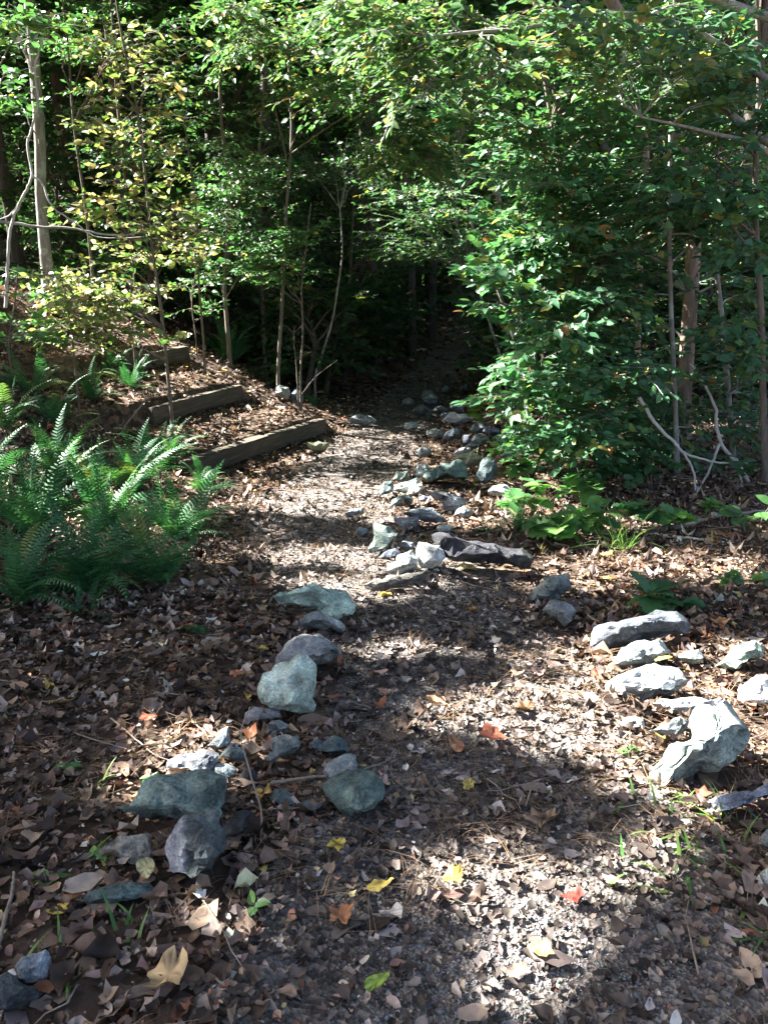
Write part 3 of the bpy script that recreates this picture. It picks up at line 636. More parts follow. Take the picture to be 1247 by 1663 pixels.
# short broken twigs in the litter
TW, o_ = [], 0
tx, ty = litter_pts(420, 1.2, 8.0, rl); kk = off_rocks(tx, ty); tx, ty = tx[kk], ty[kk]
for q in range(len(tx)):
    a = rl.random() * 6.28; ln = rl.uniform(.06, .28); c = np.column_stack([np.linspace(-.5, .5, 5) * ln * math.cos(a), np.linspace(-.5, .5, 5) * ln * math.sin(a), np.zeros(5)]) + rl.normal(0, .008, (5, 3)) + [tx[q], ty[q], 0]
    c[:, 2] = G(c[:, 0], c[:, 1]) + .035 + rl.random() * .02
    TW.append(tube(c, np.linspace(.0028, .0012, 5) * (1 + .08 * ty[q]), 4))
v, f = join(TW); tag(obj('twig_litter', mesh('twig_litter', v, f, smooth_=True, mat=M_TWIG)), 'short broken twigs scattered through the leaf litter', kind='stuff')

# the largest loose leaves, one object each, pieces of the ground
tpls = []
for t in range(12):
    T, F = leaf_tpl(['ragged', 'oak', 'ragged', 'oval'][t % 4], 18, 2, rl, [0.3, 0.6, 1.0][t % 3])
    for kc in range(3):
        c = litter_colors(1, rl)[0] * 1.15
        tpls.append(mesh('leaf', T, F, np.tile(c, (len(T), 1)), mat=M_LITTER))
x, y = litter_pts(900, 1.25, 3.9, rl)
k = (rl.random(900) > 0.5 * bare(x, y)) & off_rocks(x, y); x, y = x[k][:265], y[k][:265]
for i in range(len(x)):
    o = obj('leaf', tpls[i % len(tpls)], ground, (x[i], y[i], float(G(x[i], y[i])) + 0.030))
    q = 0.055 + 0.045 * rl.random(); o.scale = (q, q, q)
    o.rotation_euler = (rl.normal(0, .13), rl.normal(0, .13), rl.random() * 6.28)

# bright single leaves one can point at
BRIGHT = [
    (548, 1392, 'maple', .075, (.62, .47, .03), .3, 'bright yellow leaf with a dark brown centre spot near the bottom middle', 1),
    (735, 1450, 'maple', .085, (.62, .42, .03), .9, 'curled golden yellow leaf on the gravel at the bottom of the path', 0),
    (619, 1461, 'oval', .08, (.58, .42, .04), .6, 'small folded yellow leaf just beside the curled golden one', 0),
    (556, 1511, 'maple', .09, (.50, .20, .07), .9, 'folded rusty orange leaf in the bottom middle', 0),
    (97, 1503, 'maple', .08, (.66, .48, .02), .5, 'vivid yellow leaf lying below the long low green stone', 0),
    (278, 1610, 'maple', .14, (.60, .40, .17), 1.2, 'large curled tan leaf near the bottom edge, biggest on the ground', 0),
    (240, 1433, 'oval', .10, (.50, .47, .22), .3, 'pale yellow-green round leaf beside the upright stone', 0),
    (760, 1293, 'oak', .075, (.60, .44, .05), .3, 'flat yellow leaf in the middle of the shaded path', 0),
    (676, 1237, 'oval', .10, (.42, .40, .38), .3, 'pale grey oval leaf lying flat on the path', 0),
    (797, 1211, 'maple', .13, (.42, .11, .045), .5, 'large rust red leaf in the middle of the path', 0),
    (741, 1229, 'oval', .10, (.46, .20, .08), .9, 'folded orange-brown leaf left of the rust red one', 0),
    (882, 1355, 'maple', .13, (.30, .19, .11), .9, 'large mid-brown leaf on the path near the gravel patch', 0),
    (876, 1564, 'maple', .085, (.55, .45, .09), .4, 'dull yellow maple leaf at the bottom of the gravel', 0),
    (613, 1620, 'oval', .07, (.28, .42, .03), .5, 'yellow-green leaf at the bottom edge of the path', 0),
    (386, 1111, 'maple', .085, (.46, .17, .07), .4, 'flat orange leaf left of the tooth-shaped rock', 0),
    (243, 1183, 'maple', .085, (.46, .11, .04), .7, 'bright rust leaf among dark litter left of the stones', 0),
    (1074, 1107, 'oval', .085, (.66, .47, .04), .5, 'yellow leaf lying on a pale flat stone', 2),
    (966, 1115, 'oak', .10, (.44, .14, .06), .9, 'curled rust leaf at the end of the pale flat stones', 0),
    (755, 935, 'oval', .16, (.60, .46, .14), .6, 'wide pale yellow leaf under the long dark slab', 0),
    (626, 981, 'maple', .10, (.64, .46, .03), .8, 'crumpled yellow leaf beside the greenish path-edge rock', 0),
    (765, 1004, 'maple', .10, (.48, .24, .05), .7, 'amber leaf on the path below the dark slab', 0),
    (930, 1480, 'maple', .08, (.46, .07, .04), .8, 'small red leaf on the gravel patch', 0),
    (427, 1311, 'maple', .085, (.52, .32, .04), .9, 'ochre leaf caught at the foot of the thin upright twig', 0),
    (424, 1069, 'maple', .10, (.52, .34, .06), .5, 'ochre leaf in the shade behind the tooth-shaped rock', 0),
    (985, 914, 'maple', .12, (.50, .33, .06), .7, 'ochre leaf on sunny litter below the grass tuft', 0),
    (1285 - 120, 1025, 'maple', .12, (.46, .21, .07), .7, 'orange leaf on the sunny litter right of the long grey slab', 0)]
for (u, v, kind, s, c, curl, lab, mode) in BRIGHT:
    T, F = leaf_tpl(kind, 20, 2, rl, curl * .7)
    p = P(u, v); cc = np.tile(np.array(c) * .8 + .2 * np.mean(c) * .9, (len(T), 1)) * (1 + rl.normal(0, .28, (len(T), 1))); cc = np.clip(cc, .03, .8); cc[rl.random(len(T)) < .14] *= .35
    if mode == 1: cc[0] = (.10, .04, .02); cc[1:21] *= .75
    o = tag(obj('fallen_leaf', mesh('fallen_leaf', T * s, F, cc, mat=M_LITTER), None, p + np.array([0, 0, .045 + (.06 if mode == 2 else 0)])), lab, 'leaf', 'bright single leaves on the ground')
    o.rotation_euler = (rl.normal(.12, .12), rl.normal(0, .12), rl.random() * 6.28)

# ------------------------------------------------------------------ timber steps
def timber(k, L, lab):
    s0 = [0.0, 1.18, 2.23][k]; zb = [0.035, 0.425, 0.905][k]; h = 0.19; th = 0.15; tilt = [3.5, 5.0, 6.0][k]
    right = T1R + TN * s0 - TD * [0, .22, .10][k]
    mid = right - TD * L / 2
    bm = bmesh.new(); bmesh.ops.create_cube(bm, size=1.0)
    for v in bm.verts: v.co = Vector((v.co.x * L, v.co.y * th, v.co.z * h))
    bmesh.ops.bevel(bm, geom=list(bm.edges), offset=0.012, segments=2, affect='EDGES')
    bmesh.ops.subdivide_edges(bm, edges=[e for e in bm.edges if e.calc_length() > 0.3], cuts=24)
    bmesh.ops.triangulate(bm, faces=[f for f in bm.faces if len(f.verts) > 4])
    co = np.array([v.co[:] for v in bm.verts]); d = fbm(co * np.array([3, 14, 14]) + 31 * k, 3)
    for v, a, q in zip(bm.verts, d, fbm(co * np.array([1.2, 1, 1]) + 9, 2)):
        v.co.y += 0.006 * a; v.co.z += 0.006 * a + 0.012 * q
    me = bpy.data.meshes.new('step_timber'); bm.to_mesh(me); bm.free(); me.materials.append(M_TIMBER)
    o = tag(obj('step_timber', me, None, (mid[0], mid[1], zb + h / 2 - L / 2 * math.sin(R(tilt)))), lab, 'step', 'timber steps up the left bank')
    o.rotation_euler = (0, R(-tilt), math.atan2(TD[1], TD[0]))
timber(0, 2.7, 'lowest and longest timber step, its end beside the path')
timber(1, 1.6, 'middle timber step behind the thin bare sapling stem')
timber(2, 1.15, 'highest timber step, mossy on its upper right corner')


# ------------------------------------------------------------------ leaves on twigs
_t = np.array([0, .18, .45, .75, 1.0]); _w = np.array([0, .20, .27, .16, 0])
LEAFN = np.concatenate([np.column_stack([_t, 0 * _t, -.10 * _t ** 2]), np.column_stack([_t[1:4], _w[1:4], .07 - .10 * _t[1:4] ** 2]), np.column_stack([_t[1:4], -_w[1:4], .07 - .10 * _t[1:4] ** 2])])
LEAFNF = [np.array([(0, 1, 5), (3, 4, 7), (0, 8, 1), (3, 10, 4)]), np.array([(1, 2, 6, 5), (2, 3, 7, 6), (1, 8, 9, 2), (2, 9, 10, 3)])]
LEAFS = np.array([(0, 0, 0), (.45, .27, .06), (1, 0, -.1), (.45, -.27, .06), (.5, 0, -.02)], float)
LEAFSF = [np.array([(0, 4, 1), (4, 2, 1), (0, 3, 4), (4, 3, 2)])]
LEAFQ = np.array([(0, 0, 0), (.42, .30, .06), (1, 0, -.1), (.42, -.30, .06)], float)
LEAFQF = [np.array([(0, 2, 1), (0, 3, 2)])]
PAL = {  # albedo, weight
    'thicket': [((.062, .168, .085), .38), ((.08, .205, .10), .32), ((.11, .24, .10), .16), ((.17, .26, .08), .06), ((.36, .34, .09), .035), ((.30, .16, .06), .012)],
    'canopyedge': [((.07, .165, .072), .38), ((.10, .20, .078), .32), ((.145, .235, .08), .18), ((.27, .29, .10), .06), ((.40, .34, .12), .03), ((.33, .18, .07), .015)],
    'yellowing': [((.13, .20, .06), .26), ((.22, .26, .10), .22), ((.36, .34, .18), .22), ((.34, .25, .14), .10), ((.08, .16, .05), .14), ((.50, .44, .30), .06)],
    'midgreen': [((.07, .18, .075), .45), ((.09, .22, .08), .40), ((.14, .22, .05), .13), ((.40, .34, .06), .02)],
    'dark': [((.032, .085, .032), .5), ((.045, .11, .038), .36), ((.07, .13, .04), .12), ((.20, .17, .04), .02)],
}
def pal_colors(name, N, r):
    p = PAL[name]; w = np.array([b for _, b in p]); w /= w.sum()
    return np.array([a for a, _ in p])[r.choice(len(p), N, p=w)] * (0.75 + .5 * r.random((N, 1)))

class Leaves:
    def __init__(s): s.p, s.d, s.n, s.s = [], [], [], []
    def add(s, p, d, n, sz): s.p.append(p); s.d.append(d); s.n.append(n); s.s.append(sz)
    def build(s, name, pal, r, parent, mat=None, fine=True, origin=(0, 0, 0), drop=None):
        p = np.concatenate(s.p); d = np.concatenate(s.d); n = np.concatenate(s.n); z = np.concatenate(s.s)
        if mat is M_CANOPY: p = p - d * (z * .5)[:, None]
        if drop is not None:
            k = drop(p); p, d, n, z = p[k], d[k], n[k], z[k]
        T, F = (LEAFN, LEAFNF) if fine else ((LEAFS, LEAFSF) if fine is False else (LEAFQ, LEAFQF))
        c = pal_colors(pal, len(p), r)
        V, Fs = place(T, F, p - np.array(origin), frames(d, n), np.stack([z, z * (0.85 + .4 * r.random(len(z))), z * (.4 + 1.6 * r.random(len(z)))], -1))
        return tag(obj(name, mesh(name, V, Fs, np.repeat(c, len(T), 0), mat=mat or M_LEAF), parent), kind='stuff')

FACE = np.array([-.32, -.30, .8])        # leaves lean to the open side of the clearing
def leafy_branch(a, b, arch, r0, r, lv, ntw=11, twl=.42, sp=.055, ls=.085, t0=.3, sides=5, flat=.30):
    """branch from a to b with alternate side twigs in a flat spray; returns tubes, adds leaves to lv"""
    a, b = np.asarray(a, float), np.asarray(b, float)
    mid = (a + b) / 2 + np.array([r.normal(0, .06), r.normal(0, .06), arch])
    L = np.linalg.norm(b - a); cur = spline([a, mid, b], 9); cur[1:-1] += r.normal(0, .012 * L, (7, 3))
    parts = [tube(cur, np.linspace(r0, .0022, 9), sides)]
    tan = nrm(np.gradient(cur, axis=0)); up = np.array([0, 0, 1.0])
    f = t0 + (1 - t0) * (np.arange(ntw) + .5) / ntw
    for k, t in enumerate(f):
        i = t * 8; j = int(min(i, 7)); w = i - j; o = cur[j] * (1 - w) + cur[j + 1] * w; tg = tan[j]
        sd = nrm(np.cross(tg, up)) * (1 if k % 2 else -1)
        ang = R(r.uniform(32, 62)); dr = nrm(tg * math.cos(ang) + sd * math.sin(ang) + up * r.normal(-.05, .16))
        ln = twl * (1.15 - .6 * t) * r.uniform(.6, 1.25)
        s = np.linspace(0, 1, 4)[:, None]
        tw = o + dr * ln * s + up * (-.10 * ln) * s ** 2 + r.normal(0, .012, (4, 3)) * s
        parts.append(tube(tw, np.linspace(.0042, .0016, 4), 3))
        nl = max(2, int(ln / sp)); q = (np.arange(nl) + .6) / nl
        pos = o + dr * ln * q[:, None] - up * (.10 * ln) * (q ** 2)[:, None]
        alt = np.where(np.arange(nl) % 2, 1.0, -1.0)[:, None]; ls_d = nrm(np.cross(dr, up))
        dd = nrm(dr * .75 + ls_d * alt * .8 + up * r.normal(-.22, .22, (nl, 1)) + r.normal(0, .15, (nl, 3)))
        lv.add(pos, dd, nrm(FACE + r.normal(0, flat + .18, (nl, 3))), ls * r.uniform(.45, 1.4, nl))
        lv.add(tw[-1:], dr[None], nrm(FACE + r.normal(0, flat, (1, 3))), np.array([ls]))
    return parts

def trunk_curve(pix, Y, n=16, down=True):
    """trunk through picture points at the distance Y (number or per point)"""
    Ys = np.broadcast_to(np.asarray(Y, float), (len(pix),))
    pts = np.array([A(u, v, y) for (u, v), y in zip(pix, Ys)])
    pts = pts[np.argsort(pts[:, 2])]
    g = float(G(pts[0, 0], pts[0, 1]))
    if pts[0, 2] > g: pts = np.concatenate([[np.array([pts[0, 0], pts[0, 1], g - .08])], pts])
    return spline(pts, n)

def tree(name, label, cat, curve, r0, r1, targets, pal, r, mat=M_BARKG, group=None, br=.012, arch=.18, crown='crown', sides=8, fine=True, lat=.35, boughs=None, drop=None, **kw):
    base = curve[0].copy(); base[2] = float(G(base[0], base[1]))
    t = thing(name, label, cat, base, group)
    rad = np.linspace(1, 0, len(curve)) ** .8 * (r0 - r1) + r1; rad[0] *= 1.6; rad[1] *= 1.15
    v, f = tube(curve - base, rad, sides); obj('trunk', mesh('trunk', v, f, smooth_=True, mat=mat), t)
    lv = Leaves()
    anchor, ar = [curve[2:]], [rad[2:]]
    for bp, b0, b1 in (boughs or []):
        bc = spline(np.array(bp), 14); br_ = np.linspace(b0, b1, 14)
        v, f = tube(bc - base, br_, 6); obj('bough', mesh('bough', v, f, smooth_=True, mat=mat), t); anchor.append(bc[3:]); ar.append(br_[3:])
    anchor = np.concatenate(anchor); ar = np.concatenate(ar)
    for tg in targets:
        tg = np.asarray(tg, float); hd = np.linalg.norm(anchor[:, :2] - tg[:2], axis=1)
        cost = np.linalg.norm(anchor - tg, axis=1) + .8 * np.abs(anchor[:, 2] - (tg[2] - lat * hd + r.normal(0, .12))) + np.where(hd < .3, .5, 0)
        i = int(np.argmin(cost))
        parts = leafy_branch(anchor[i], tg, arch * np.linalg.norm(tg - anchor[i]) / 1.5, min(br, ar[i] * .7), r, lv, **kw)
        v, f = join(parts); obj('branch', mesh('branch', v - base, f, smooth_=True, mat=mat if mat is not M_BARKR else M_BARKG), t)
    if lv.p: lv.build(crown, pal, r, t, origin=base, fine=fine, drop=drop)
    return t

def targets(poly, n, y0, y1, r):
    q = sample_poly(poly, n, r); Yy = r.uniform(y0, y1, n)
    return np.array([A(u, v, y) for (u, v), y in zip(q, Yy)])
def nearest(tg, curves):
    """share branch ends out among the trunks that stand closest"""
    dd = np.array([[np.min(np.linalg.norm(c - t, axis=1) + .6 * np.maximum(0, c[:, 2] - t[2])) for c in curves] for t in tg])
    return np.argmin(dd, 1)

rt = np.random.default_rng(5)
# ---- right-hand thicket
trunks = [
    ('tree', 'reddish-barked tree on the right, its trunk bare and sunlit low down', 'tree', [(1105, 745), (1110, 640), (1120, 500), (1127, 330), (1105, 240), (1080, 180), (1040, 80), (985, -10), (940, -110)], 8.6, .085, .055, M_BARKR, .016),
    ('sapling', 'slender grey sapling right of the reddish trunk, blotched with lichen', 'sapling', [(1190, 745), (1182, 640), (1172, 520), (1160, 400), (1165, 250), (1150, 60)], 8.0, .035, .014, M_BARKG, .011),
    ('sapling', 'pale thin sapling leaning left at the dark gap of the path', 'sapling', [(868, 720), (850, 640), (832, 540), (800, 450), (775, 390), (750, 310), (735, 240)], 8.8, .022, .008, M_BARKG, .010),
    ('sapling', 'thin grey sapling just left of the reddish trunk', 'sapling', [(1100, 800), (1095, 640), (1088, 480), (1086, 330), (1090, 160), (1095, -20)], 7.4, .026, .012, M_BARKG, .010),
    ('sapling', 'leafy sapling in the middle of the right-hand thicket', 'sapling', [(985, 800), (965, 690), (950, 540), (925, 400), (905, 260), (880, 100), (860, -60)], 7.6, .030, .012, M_BARKT, .011),
    ('sapling', 'bushy sapling at the right edge with large hanging sprays', 'sapling', [(1245, 830), (1238, 640), (1235, 500), (1225, 320), (1232, 120), (1225, -60)], 6.8, .032, .014, M_BARKT, .011),
    ('sapling', 'twin-stemmed brown sapling behind the thicket', 'sapling', [(1040, 690), (1035, 560), (1040, 400), (1050, 240), (1035, 180), (1010, 40)], 9.8, .045, .02, M_BARKR, .011),
    ('sapling', 'low leafy sapling at the path corner under the pale leaning stem', 'sapling', [(905, 790), (890, 700), (872, 600), (862, 520), (850, 440)], 7.6, .018, .007, M_BARKT, .008),
    ('tree', 'tall tree just out of view whose pale boughs reach in along the top', 'tree', [(1390, 900), (1380, 600), (1360, 300), (1330, 0), (1300, -250)], 6.6, .09, .05, M_BARKG, .018),
]
curves = [trunk_curve(t[3], t[4]) for t in trunks]
POLA = [(800, 300), (800, 420), (845, 520), (830, 620), (870, 650), (1000, 640), (1230, 660), (1230, 10), (860, 10), (740, 180)]
POLA2 = [(790, 280), (780, 420), (850, 560), (1000, 560), (1000, 260)]
POLR = [(960, 280), (1240, 260), (1240, 620), (980, 620)]
POLB = [(520, 10), (900, 10), (860, 120), (740, 200), (640, 190), (600, 110)]
POLLOW = [(800, 590), (800, 670), (860, 720), (960, 760), (1230, 770), (1230, 600)]
tg = np.concatenate([targets(POLA, 170, 6.2, 9.2, rt), targets(POLA2, 40, 6.8, 8.2, rt), targets(POLR, 50, 6.4, 8.8, rt), targets(POLLOW, 62, 6.3, 8.2, rt), targets([(990, 590), (1240, 560), (1240, 740), (1000, 745)], 30, 7.6, 9.2, rt)])
_d = tg - CAMP; _w = _d[:, 1] * _cp - _d[:, 2] * _sp; _u = 623.5 + FPX * _d[:, 0] / _w; _v = 831.5 - FPX * (_d[:, 1] * _sp + _d[:, 2] * _cp) / _w
tg = tg[~(((_u > 1065) & (_u < 1165) & (_v > 420) & (_v < 670)) | ((_u > 1000) & (_v > 620) & (tg[:, 1] < 7.5)))]         # the reddish trunk keeps its lower bole free of sprays
own = nearest(tg, curves[:8])
tb = np.concatenate([targets(POLB, 34, 5.8, 7.4, rt), targets([(880, 10), (1240, 10), (1240, 200), (900, 150)], 16, 5.4, 7.0, rt)])
AB = lambda l, y0, y1: [A(u, v, y) for (u, v), y in zip(l, np.linspace(y0, y1, len(l)))]
for k, (nm, lab, cat, pix, Yy, r0, r1, mt, br) in enumerate(trunks):
    tt = list(tg[own == k]) if k < 8 else []
    bo = None; kw = dict(ntw=12, twl=.48, sp=.052, ls=[.085, .075, .09, .095, .082, .10, .072, .10, .09][k])
    pal = 'thicket'
    if k == 8: tt = list(tb); pal = 'canopyedge'; bo = [(AB([(1352, 220), (1150, 60), (980, 20), (860, 45), (770, 52), (690, 60)], 6.6, 6.3), .03, .007), (AB([(1360, 320), (1100, 130), (880, 72), (800, 120), (720, 142), (640, 175)], 6.6, 6.8), .03, .007), (AB([(1335, 60), (1100, -20), (900, -60), (700, -30), (560, 20)], 6.6, 6.6), .035, .008), (AB([(1362, 380), (1250, 250), (1150, 215), (1040, 190)], 6.6, 5.8), .025, .006)]; kw = dict(ntw=12, twl=.45, sp=.047, ls=.078, t0=.25)
    tree(nm, lab, cat, curves[k], r0, r1, tt, pal, rt, mat=mt, br=br, boughs=bo, **kw)

# ---- the tree line behind the path corner and the top of the picture
mids = [
    ('sapling', 'twin-stemmed sapling beside the steps with bright green leaves low down', [(452, 600), (458, 500), (462, 400), (468, 300), (474, 215), (470, 120), (465, 0)], 11.6, .028, .012, 'canopyedge',
      ([(340, 10), (700, 20), (680, 190), (560, 190), (430, 200), (340, 110)], 48, 8.2, 11.0), M_BARKT),
    ('sapling', 'thin sapling right of the twin-stemmed one, leafy at knee height of the bank', [(488, 610), (492, 540), (490, 470), (497, 400), (505, 330)], 11.3, .018, .006, 'midgreen',
      ([(400, 380), (490, 370), (480, 470), (390, 450)], 12, 10.6, 11.4), M_BARKT),
    ('sapling', 'slim green sapling behind the upper steps', [(372, 560), (365, 450), (375, 330), (360, 200), (355, 60)], 12.4, .04, .015, 'midgreen',
      ([(310, 230), (450, 240), (440, 400), (330, 440)], 34, 10.8, 13.0), M_BARKT),
    ('sapling', 'thin curved bare stem standing in the dark beside the path', [(512, 612), (525, 570), (540, 520), (548, 470), (556, 410), (552, 340)], 13.0, .022, .010, 'dark',
      ([(480, 250), (620, 240), (600, 330)], 6, 12, 14), M_BARKG),
    ('sapling', 'young tree over the path gap with lime green leaves', [(845, 640), (840, 500), (815, 350), (790, 240), (760, 120)], 11.0, .05, .016, 'canopyedge',
      ([(590, 200), (760, 190), (770, 280), (700, 300), (600, 260)], 26, 8.6, 10.6), M_BARKG),
    ('sapling', 'leafy green sapling on top of the bank behind the yellow-leaved one', [(215, 430), (205, 300), (190, 150), (180, -20)], 13.5, .04, .015, 'midgreen',
      ([(70, 0), (390, 0), (390, 230), (230, 300), (80, 240)], 40, 12.0, 15.0), M_BARKT),
    ('sapling', 'dim leafy sapling behind the upright fern', [(430, 560), (425, 420), (420, 280), (430, 130)], 14.0, .04, .015, 'midgreen',
      ([(330, 200), (560, 190), (570, 470), (340, 470)], 46, 12.6, 15.5), M_BARKT),
    ('sapling', 'dim leafy sapling closing the left side of the dark path gap', [(560, 570), (570, 420), (575, 300), (585, 150)], 16.0, .04, .015, 'midgreen',
      ([(540, 190), (720, 190), (720, 420), (560, 450)], 56, 14, 17.5), M_BARKT),
    ('sapling', 'sapling with spare drooping leaves in the middle of the path gap', [(820, 610), (780, 480), (745, 380), (730, 280)], 12.5, .025, .008, 'midgreen',
      ([(560, 250), (800, 280), (790, 430), (600, 420)], 44, 11, 13.5), M_BARKG),
]
BOU = {0: [(AB([(466, 260), (440, 150), (405, 50)], 11.6, 9.6), .012, .005), (AB([(472, 240), (520, 140), (590, 60)], 11.6, 9.4), .012, .005), (AB([(472, 250), (560, 190), (670, 150)], 11.6, 9.2), .012, .005), (AB([(470, 180), (500, 60), (540, -40)], 11.6, 9.4), .012, .005)],
       4: [(AB([(808, 320), (740, 235), (660, 220), (590, 235)], 11, 9.2), .02, .006), (AB([(785, 220), (720, 180), (640, 200)], 11, 9.4), .018, .006)]}
for km, (nm, lab, pix, Yy, r0, r1, pal, (pl, n, y0, y1), mt) in enumerate(mids):
    tree(nm, lab, 'sapling', trunk_curve(pix, Yy), r0, r1, targets(pl, n, y0, y1, rt), pal, rt, mat=mt, br=.010, boughs=BOU.get(km), ntw=12, twl=.5, sp=.054, ls=.083, fine=Yy < 12.2)

# ---- left bank: yellowing saplings, the grey trunk, the bent pale sapling
tree('tree', 'straight grey-barked tree trunk rising from the left bank', 'tree', trunk_curve([(68, 340), (66, 240), (60, 150), (53, 60), (45, -40), (40, -140)], 11.8), .075, .066, targets([(0, 0), (60, 0), (40, 150), (0, 160)], 5, 9.8, 11.2, rt), 'midgreen', rt, mat=M_BARKG, br=.010, sides=12, ls=.09, twl=.5)
yel = [
    ('thin-stemmed sapling with curling yellow-brown leaves in front of the steps', [(279, 672), (272, 600), (262, 500), (247, 400), (236, 280), (222, 170), (200, 70), (185, -30)], 9.2, .022, .008,
      [([(110, 110), (330, 90), (330, 240), (120, 260)], 10), ([(70, 270), (330, 270), (320, 400), (130, 430)], 19), ([(40, 440), (240, 440), (220, 550), (60, 540)], 16)], 8.2, 9.8),
    ('yellow-leaved sapling high on the left bank behind the bent pale stem', [(150, 440), (140, 340), (120, 200), (110, 60), (95, -40)], 10.6, .022, .008,
      [([(80, 30), (330, 10), (320, 100), (90, 120)], 9), ([(30, 420), (130, 440), (110, 540), (20, 520)], 6)], 9.0, 11.0),
    ('spindly sapling with a few yellow leaves beside the upper step', [(330, 545), (322, 440), (318, 330), (300, 200), (285, 80)], 11.0, .018, .006,
      [([(240, 230), (350, 250), (330, 330), (250, 320)], 6), ([(270, 380), (345, 380), (340, 460), (260, 450)], 5)], 9.8, 11.2),
]
for (lab, pix, Yy, r0, r1, pls, y0, y1) in yel:
    tt = np.concatenate([targets(pl, n, y0, y1, rt) for pl, n in pls])
    tree('sapling', lab, 'sapling', trunk_curve(pix, Yy), r0, r1, tt, 'yellowing', rt, mat=M_BARKT, br=.008, ntw=7, twl=.36, sp=.08, ls=.098, flat=.7)
for (lab, pix, Yy, pl, n, pal) in [
    ('low yellow-leaved shrub sapling half way up the bank left of the highest step', [(120, 570), (112, 510), (100, 450)], 8.6, [(50, 440), (190, 450), (190, 570), (70, 560)], 12, 'yellowing'),
    ('low green shrub sapling at the left edge of the bank', [(15, 560), (25, 490), (30, 430)], 8.4, [(-10, 430), (90, 440), (80, 560), (0, 570)], 9, 'midgreen'),
    ('low shrub sapling with mixed yellow leaves above the highest step', [(215, 520), (220, 470), (212, 400)], 10.4, [(150, 390), (280, 400), (270, 500), (160, 500)], 11, 'yellowing'),
    ('low green shrub sapling between the highest step and the upright fern', [(318, 545), (312, 490), (320, 430)], 11.8, [(270, 420), (360, 430), (350, 520), (280, 520)], 9, 'midgreen')]:
    tree('sapling', lab, 'sapling', trunk_curve(pix, Yy), .012, .005, targets(pl, n, Yy - .5, Yy + .5, rt), pal, rt, mat=M_BARKT, br=.006, ntw=8, twl=.30, sp=.07, ls=.085, flat=.6)
tree('sapling', 'green maple-like sapling leaning in from the left edge', 'sapling', trunk_curve([(-60, 470), (-50, 300), (-30, 120), (-20, -60)], 9.4), .03, .012, targets([(0, 10), (150, 0), (120, 90), (0, 240)], 6, 8.4, 9.6, rt), 'midgreen', rt, mat=M_BARKT, ls=.10)

def stick(name, label, cat, chains, mat, group=None, sides=6):
    """a branched stick: list of (points, r0, r1); the first chain is the stem, the others its side branches"""
    base = np.array(chains[0][0][0], float); t = thing(name, label, cat, base, group)
    for k, (pts, r0, r1) in enumerate(chains):
        c = spline(np.array(pts), 6 * len(pts)); c = c + rt.normal(0, r0 * .18, c.shape)
        v, f = tube(c - base, np.linspace(r0, r1, len(c)), sides); obj('stem' if k == 0 else 'branch', mesh('stick', v, f, smooth_=True, mat=mat), t)
    return t
AA = lambda l, Y: [A(u, v, Y) for u, v in l]
PP = lambda l, dz=.03: [P(u, v) + np.array([0, 0, dz]) for u, v in l]
stick('bent_sapling', 'pale bare bent sapling arching at the left edge of the bank', 'sapling', [
    (AA([(10, 500), (13, 440), (18, 370), (38, 320), (52, 285), (46, 235), (62, 170), (58, 110), (70, 60)], 8.4), .017, .008), (AA([(52, 285), (70, 300), (85, 335), (120, 360), (160, 385), (235, 385)], 8.3), .011, .004),
    (AA([(38, 320), (15, 350), (-20, 360)], 8.4), .008, .005)], M_DEAD)
stick('fallen_branch', 'long thin dead branch lying across the left bank', 'branch', [(AA([(-10, 358), (60, 368), (110, 370), (190, 382), (260, 372)], 8.8), .02, .006)], M_BARKG)
stick('dead_branch', 'bleached forked dead branch standing at the right, left half of the pair', 'branch', [
    (AA([(1038, 645), (1065, 690), (1095, 718), (1110, 735), (1160, 750), (1213, 752)], 6.6), .017, .007), (AA([(1108, 733), (1125, 765), (1133, 810), (1160, 820), (1185, 840)], 6.6), .011, .004), (AA([(1133, 790), (1128, 830)], 6.6), .008, .004)], M_DEAD)
stick('dead_branch', 'bleached leaning dead branch crossing the forked one at the right', 'branch', [
    (AA([(1228, 815), (1205, 765), (1168, 715), (1160, 660), (1140, 620), (1120, 590)], 6.9), .02, .008), (AA([(1168, 720), (1150, 765), (1132, 800), (1125, 830)], 6.8), .012, .006), (AA([(1195, 745), (1205, 790), (1210, 820)], 6.85), .011, .005)], M_DEAD)
stick('twig', 'thin pale twig standing upright beside the slanting grey stone', 'twig', [(
    [P(424, 1368) + [0, 0, .0], P(424, 1368) + [0, .02, .10], P(424, 1368) + [-.035, .05, .22], P(424, 1368) + [-.06, .07, .33], P(424, 1368) + [-.03, .08, .42]], .0038, .0018)], M_TWIG)
stick('twig', 'brown stick lying between the green stone and the big rounded stone', 'twig', [(PP([(440, 1293), (490, 1285), (550, 1278), (612, 1262)], .05), .007, .003)], M_TWIG)
stick('twig', 'forked pale twig on dark litter left of the angular black-fronted stone', 'twig', [(PP([(182, 1185), (225, 1222), (262, 1250), (340, 1272)], .05), .0035, .0018), (PP([(105, 1203), (160, 1222), (208, 1236)], .05), .0028, .0015)], M_TWIG)
stick('twig', 'broken pale twig at the left edge above the corner stones', 'twig', [(PP([(2, 1560), (12, 1520), (24, 1470), (28, 1440)], .05), .006, .004)], M_TWIG)
stick('fallen_branch', 'grey branch lying flat under the right-hand thicket', 'branch', [(PP([(1050, 868), (1110, 862), (1170, 845), (1247, 838)], .04), .018, .010)], M_BARKG)
stick('fallen_branch', 'short pale branch lying in litter right of the grass tuft', 'branch', [(PP([(1060, 872), (1090, 878), (1150, 884), (1185, 890)], .03), .012, .008)], M_DEAD)
